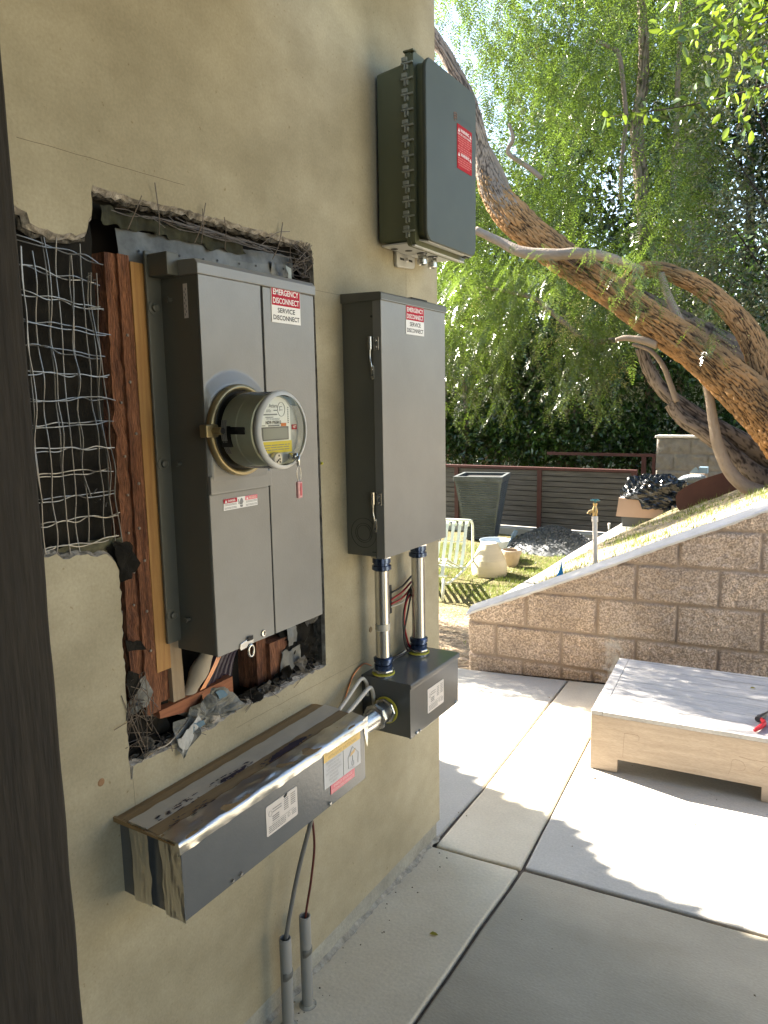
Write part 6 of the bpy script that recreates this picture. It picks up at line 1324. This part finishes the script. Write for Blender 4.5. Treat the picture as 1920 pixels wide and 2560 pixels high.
M_PEP = leaf_mat('pepper_leaf', (.014, .038, .010), (.085, .135, .032), (.17, .27, .035), .20, spec=1.0, tw=.40)
M_PEPY = leaf_mat('pepper_flower', (.30, .32, .10), (.48, .46, .20), (.45, .42, .15), .6, tw=.35)
M_HEDGE = leaf_mat('hedge_leaf', (.010, .030, .008), (.055, .11, .024), (.09, .17, .02), .28, spec=.5, tw=.30)
M_FAR = leaf_mat('far_leaf', (.005, .015, .004), (.026, .050, .012), (.045, .09, .014), .30, tw=.36)
M_SHRUB = leaf_mat('olive_leaf', (.055, .068, .032), (.185, .20, .115), (.16, .19, .07), .4, tw=.28)
M_BROAD = leaf_mat('broad_leaf', (.014, .045, .006), (.060, .115, .016), (.15, .22, .02), .22, spec=.6, tw=.45)

def fronds(base, axis, L, npair, lw, tone):
    "feathery leaves: each base/axis gives one drooping rachis with npair pairs of leaflets; returns diamond arrays"
    n = len(base); t = np.linspace(.12, 1.0, npair)[None, :, None]
    down = np.array([0, 0, -1.0]); side = unit(np.cross(axis, down + rng.normal(0, .25, (n, 3))))
    p = base[:, None, :] + axis[:, None, :] * (L[:, None, None] * t) + down * (L[:, None, None] * .45 * t ** 2)
    tang = unit((axis[:, None, :] + down * (.9 * t)).reshape(-1, 3)).reshape(n, npair, 3)
    sd2 = np.repeat(side[:, None, :], npair, 1); out = []
    for sgn in (1, -1):
        A = unit((sd2 * sgn * .86 + tang * .52 + down * .16 + rng.normal(0, .10, (n, npair, 3))).reshape(-1, 3))
        B = unit(tang.reshape(-1, 3) - A * (tang.reshape(-1, 3) * A).sum(1, keepdims=True)); ll = (L[:, None] * .22 * np.sin(np.pi * (.18 + .78 * t[:, :, 0])) + .008) * rng.uniform(.85, 1.15, (n, npair))
        out.append((p.reshape(-1, 3), A, B, ll.ravel(), np.full(n * npair, lw) * rng.uniform(.8, 1.2, n * npair), np.repeat(tone, npair)))
    return [np.concatenate([o[k] for o in out]) for k in range(6)]
def strands(tops, lens, step, Lr, npair, lw, tonef, lean=None):
    B, A, L, T = [], [], [], []
    for q, (tp, ln_) in enumerate(zip(tops, lens)):
        sw = rng.normal(0, .16, 2) if lean is None else np.array(lean) + rng.normal(0, .12, 2); m_ = max(2, int(ln_ / step)); ph = rng.random() * 6; tn = tonef(tp)
        for i in range(m_):
            s = (i + rng.random() * .6) / m_; p = np.array([tp[0] + sw[0] * ln_ * s, tp[1] + sw[1] * ln_ * s, tp[2] - ln_ * (s * .55 + .45 * s * s)]); ph += 2.4; dz = -.25 - .7 * s
            a = np.array([math.cos(ph), math.sin(ph), dz]) + rng.normal(0, .18, 3); B.append(p); A.append(a / np.linalg.norm(a)); L.append(rng.uniform(*Lr)); T.append(min(1, max(0, tn + rng.normal(0, .13))))
    return fronds(np.array(B), np.array(A), np.array(L), npair, lw, np.array(T))
def clump(s, off=0):
    return lambda p: .5 + 1.05 * noise.noise(Vector((p[0] * s, p[1] * s, p[2] * s + off)))
def crown_from(arrs, name, material, parent):
    a = [np.concatenate([q[k] for q in arrs]) for k in range(6)]
    return leaf_mesh(name, a[0], a[1], a[2], a[3], a[4], a[5], material, parent, .05)
tops = []; lens = []
def dens(p, s=1.1, o=0): return noise.noise(Vector((p[0] * s, p[1] * s, p[2] * s + o)))
while len(tops) < 1500:                                     # main curtain behind the trunk
    p = (rnd.uniform(-4.4, .25), rnd.uniform(7.0, 9.4), rnd.uniform(2.9, 6.9)); low = 2.95 + max(0, p[0] + .7) * .55
    if p[2] < low or dens(p) + .5 * dens(p, 2.3, 3) < .0 or (p[0] < -2.6 and p[2] > 5.0 and rnd.random() < .6): continue
    tops.append(p); lens.append(rnd.uniform(.45, .95))
A1 = strands(tops, lens, .085, (.18, .32), 10, .011, clump(.9))
tops, lens = [], []
while len(tops) < 190:                                     # lowest hanging ends, catching light
    p = (rnd.uniform(-3.0, -.35), rnd.uniform(6.9, 8.0), rnd.uniform(2.35, 3.1)); 
    if dens(p, 1.7, 5) < .06: continue
    tops.append(p); lens.append(rnd.uniform(.4, .85))
A2 = strands(tops, lens, .075, (.17, .29), 13, .0075, clump(1.2, 3))
tops, lens = [], []
while len(tops) < 46:                                      # sprays in front of the trunk
    v_ = rnd.choice([(1060, 520), (1300, 540), (1395, 560), (1400, 600), (1150, 560), (1000, 560), (1500, 640), (1200, 600), (990, 600), (1030, 640)]); p = atv(v_[0] + rnd.uniform(-45, 45), v_[1] + rnd.uniform(-40, 20), rnd.uniform(5.9, 6.3)); tops.append(tuple(p)); lens.append(rnd.uniform(.15, .45))
A3 = strands(tops, lens, .06, (.11, .19), 12, .0055, clump(1.5, 7))
tops, lens = [], []
while len(tops) < 1050:                                     # the part of the crown over the corner of the house: dapples patio and bench
    p = (rnd.uniform(-5.4, -3.1), rnd.uniform(4.5, 5.9), rnd.uniform(2.6, 5.0)); 
    if dens(p, 1.5, 9) < -.04 or (p[1] < 5.2 and p[2] > 4.2): continue
    ln_ = rnd.uniform(.4, .8); zb_ = p[2] - ln_ - .1
    if (p[0] + zb_ * 1.56 < .5 and p[1] - zb_ * .32 < 4.2) or p[1] - zb_ * .32 < 3.35: continue
    tops.append(p); lens.append(ln_)
A4 = strands(tops, lens, .09, (.14, .24), 8, .012, clump(.9))
crown_from([A1, A2, A3, A4], 'crown', M_PEP, pep)
fb_, fa_ = [], []
for (a, b, Y, n) in [(1240, 712, 7.0, 300), (1225, 690, 7.0, 160), (1345, 800, 7.0, 120), (1265, 650, 7.1, 130), (1180, 640, 7.1, 180), (1235, 560, 7.0, 200), (1030, 650, 7.1, 160), (1175, 730, 7.2, 120), (1340, 640, 6.9, 80), (990, 690, 7.1, 90), (1580, 740, 6.6, 90)]:
    c = atv(a, b, Y)
    for q in range(n): fb_.append((c.x + rnd.gauss(0, .085), c.y + rnd.gauss(0, .06), c.z - .04 + rnd.gauss(0, .075)))
fb_ = np.array(fb_); n = len(fb_); ax = unit(rng.normal(size=(n, 3))); leaf_mesh('flower_cluster', fb_, ax, perp(ax), rng.uniform(.010, .022, n), rng.uniform(.007, .013, n), rng.random(n), M_PEPY, pep)

def blob_leaves(cs, n, Lr, wr, down=.3, shell=.35):
    "leaves through ellipsoids cs = (x, y, z, rx, ry, rz), denser towards the outside, in small sprigs"
    w_ = np.array([c[3] * c[4] * c[5] for c in cs]) ** .75; w_ /= w_.sum(); P, A, T = [], [], []
    for c, k in zip(cs, (w_ * n / 6).astype(int)):
        tn0 = rng.uniform(.2, .7)
        for q in range(k):
            d = rng.normal(size=3); d /= np.linalg.norm(d); r = rng.random() ** shell; ctr = np.array(c[:3]) + d * np.array(c[3:]) * r; tn = tn0 + .35 * noise.noise(Vector(ctr * 1.6)) * 1.4
            out = d + np.array([0, 0, -down]) + rng.normal(0, .5, 3)
            for j in range(6):
                a = out / np.linalg.norm(out) + rng.normal(0, .65, 3); P.append(ctr + rng.normal(0, Lr[1] * .8, 3)); A.append(a / np.linalg.norm(a)); T.append(min(1, max(0, tn + rng.normal(0, .16))))
    P, A = np.array(P), np.array(A); n = len(P); return [P, A, perp(A), rng.uniform(*Lr, n), rng.uniform(*wr, n), np.array(T)]
# dark hedge trees beyond the fence
for q, x in enumerate([-6.6, -4.9, -3.75, -2.65, -1.55, -.35]):
    t = thing('hedge_tree', ['dark glossy hedge tree hidden mostly by the house corner', 'dark glossy hedge tree nearest the house corner', 'dark glossy hedge tree above the tall planter', 'dark glossy hedge tree behind the middle of the fence', 'dark glossy hedge tree behind the steel railing', 'dark glossy hedge tree behind the grey garden wall'][q], 'hedge tree', (x, 11.4, 0), 'dark hedge trees beyond the fence')
    for dx in (-.18, .22):
        limb('trunk', [Vector((x + dx, 11.4, 0)), Vector((x + dx * 1.3 + rnd.uniform(-.1, .1), 11.4, .7)), Vector((x + dx * 1.8, 11.45, 1.5)), Vector((x + dx * 2.2, 11.5, 2.4))], [.085, .075, .06, .03], M_BARKG, t, .01, 6, 14, q)
    cs = [(x + rnd.uniform(-.55, .55), 11.35 + rnd.uniform(-.25, .5), z, rnd.uniform(.42, .62), rnd.uniform(.40, .55), rnd.uniform(.35, .5)) for z in (.85, .95, 1.15, 1.15, 1.35, 1.35, 1.6, 1.9, 2.1, 2.4, 2.7, 3.0, 3.3, 3.6) for _ in range(2)]
    a = blob_leaves(cs, 11500, (.07, .115), (.030, .045), .4); leaf_mesh('crown', *a, M_HEDGE, t)
# brighter leafy trees further back
FARS = [(-7.0, 13.0, 5.0), (-5.6, 13.5, 4.2), (-4.3, 12.8, 4.6), (-2.9, 13.2, 5.6), (-1.5, 12.9, 5.0), (-.1, 13.3, 5.6), (1.4, 13.0, 5.2), (3.0, 13.0, 5.0)]
FLAB = ['tall leafy tree behind the house corner, farthest left of the far trees', 'low leafy tree behind the combiner box with sky above it', 'leafy tree behind the upper bend of the pepper trunk', 'tall leafy tree filling the middle of the far foliage', 'leafy tree behind the pale upright pepper branch', 'tall leafy tree behind the small-leaved shrub', 'leafy tree behind the broad-leaved branch', 'leafy tree at the far right edge behind the shrub']
for q, (x, y, z) in enumerate(FARS):
    t = thing('leafy_tree', FLAB[q], 'tree', (x, y, 0), 'far leafy trees')
    limb('trunk', [Vector((x, y, 0)), Vector((x + .1, y, 2)), Vector((x - .05, y, z))], [.14, .11, .05], M_BARKG, t, .02, 8, 18, q)
    hi = {1: 5.2, 0: 7, 2: 6.3}.get(q, 8.6)
    cs = [(x + rnd.uniform(-.8, .8), y + rnd.uniform(-.6, .8), zz, rnd.uniform(.5, .85), rnd.uniform(.5, .8), rnd.uniform(.4, .65)) for zz in np.arange(2.6, hi, .42) for _ in range(2)]
    a = blob_leaves(cs, 13000 if q > 2 else 7500, (.10, .18), (.045, .07), .8); leaf_mesh('crown', *a, M_FAR, t)
# small-leaved grey-green shrub on the right
sh = thing('olive_shrub', 'twiggy small-leaved grey-green shrub rising behind the right-hand trunk', 'shrub', (1.6, 7.6, 1.2))
tw = []
for q in range(26):
    b0 = Vector((1.7 + rnd.uniform(-.3, .3), 7.7 + rnd.uniform(-.3, .3), 1.3)); e = Vector((rnd.uniform(.05, 2.4), rnd.uniform(6.9, 8.4), rnd.uniform(2.6, 5.4))); mdl = b0.lerp(e, .5) + Vector((rnd.uniform(-.2, .2), 0, rnd.uniform(0, .4))); tw.append((b0, mdl, e))
b = MB()
for b0, mdl, e in tw:
    c = catmull([b0, mdl, e], 8); b.tube(c, [.022 - .018 * i / (len(c) - 1) for i in range(len(c))], 6)
    for k in range(7):
        p = c[rnd.randrange(6, len(c))]; d = Vector((rnd.uniform(-1, .6), rnd.uniform(-.6, .6), rnd.uniform(-.7, .5))); b.tube([p, p + d * .22, p + d * .40 + Vector((0, 0, -.06))], [.005, .0035, .002], 5)
b.build('stem', M_BARKG, sh)
cs = [(e.x, e.y, e.z, .34, .34, .30) for _, _, e in tw] + [(m_.x, m_.y, m_.z, .30, .30, .30) for _, m_, e in tw] + [(rnd.uniform(.0, 1.6), rnd.uniform(7.0, 8.2), rnd.uniform(2.3, 5.2), .36, .34, .30) for _ in range(30)]
a = blob_leaves(cs, 36000, (.026, .046), (.016, .026), .3, .6); leaf_mesh('crown', *a, M_SHRUB, sh)
# broad-leaved tree whose branches hang into the upper right corner
bl = thing('broadleaf_tree', 'broad-leaved tree with sunlit branches hanging into the upper right corner', 'tree', (3.4, 5.6, 1.2))
limb('trunk', [Vector((3.4, 5.6, 1.2)), Vector((3.2, 5.5, 2.4)), Vector((2.7, 5.2, 3.6)), Vector((1.9, 4.9, 4.4))], [.12, .10, .07, .03], M_BARKG, bl, .012, 10, 24, 3)
P4 = []; A4_ = []; T4 = []; b = MB()
def spray(p0, p1, p2, n, sp=.05):
    c = catmull([Vector(p0), Vector(p1), Vector(p2)], 14); b.tube(c, [.007 - .005 * i / (len(c) - 1) for i in range(len(c))], 6)
    for q in range(n):
        p = c[rnd.randrange(3, len(c))]; a = Vector((rnd.gauss(0, .6), rnd.gauss(0, .6), rnd.gauss(-.5, .45))); P4.append(p + Vector((rnd.gauss(0, sp), rnd.gauss(0, sp), rnd.gauss(0, sp)))); A4_.append(a.normalized()); T4.append(min(1, max(0, rnd.gauss(.5, .25))))
for (a, bb) in [(1480, 30), (1540, 60), (1600, 90), (1640, 140), (1655, 190), (1560, 20), (1620, 40), (1500, 90), (1590, 150), (1650, 230), (1440, 20), (1530, 120), (1640, 60), (1610, 20), (1570, 100)]:
    e = atv(a, bb, rnd.uniform(4.4, 5.0)); spray((2.3, 5.05, 4.1), ((2.3 + e.x) / 2 + .1, 4.9, max(4.1, e.z) + .15), e, 100, .10)
e = atv(1300, 255, 4.9); spray(atv(1680, 180, 5.0), atv(1500, 225, 4.95), e, 60, .025)
e = atv(1590, 285, 4.6); spray(atv(1670, 60, 4.8), atv(1630, 190, 4.7), e, 34, .04)
b.build('branch', M_BARKG, bl)
def leaf_broad(P, A, L, Wd, T, name, material, parent):
    P = np.array([tuple(p) for p in P]); A = np.array([tuple(p) for p in A]); B = perp(A); Nn = np.cross(A, B); n = len(P); L = L[:, None]; Wd = Wd[:, None]; off = np.array(parent.location); V = []
    for t, w_, h in ((0, 0, 0), (.22, .38, .05), (.5, .5, .07), (.78, .33, .03), (1, 0, -.06), (.78, -.33, .03), (.5, -.5, .07), (.22, -.38, .05), (.5, 0, -.03)): V.append(P + A * L * t + B * Wd * w_ + Nn * L * h)
    V = np.stack(V, 1).reshape(-1, 3) - off; fs = []
    for k in range(n): o_ = 9 * k; fs += [(o_, o_ + 1, o_ + 8), (o_ + 1, o_ + 2, o_ + 8), (o_ + 2, o_ + 3, o_ + 8), (o_ + 3, o_ + 4, o_ + 8), (o_ + 4, o_ + 5, o_ + 8), (o_ + 5, o_ + 6, o_ + 8), (o_ + 6, o_ + 7, o_ + 8), (o_ + 7, o_, o_ + 8)]
    me = bpy.data.meshes.new(name); me.from_pydata(V.tolist(), [], fs); me.update(); me.polygons.foreach_set('use_smooth', [True] * len(fs)); at_ = me.attributes.new('tone', 'FLOAT', 'POINT'); at_.data.foreach_set('value', np.repeat(np.array(T, dtype=np.float32), 9)); me.materials.append(material)
    o = bpy.data.objects.new(name, me); COL.objects.link(o); o.parent = parent; return o
n = len(P4); leaf_broad(P4, A4_, rng.uniform(.05, .085, n), rng.uniform(.028, .042, n), T4, 'crown', M_BROAD, bl)
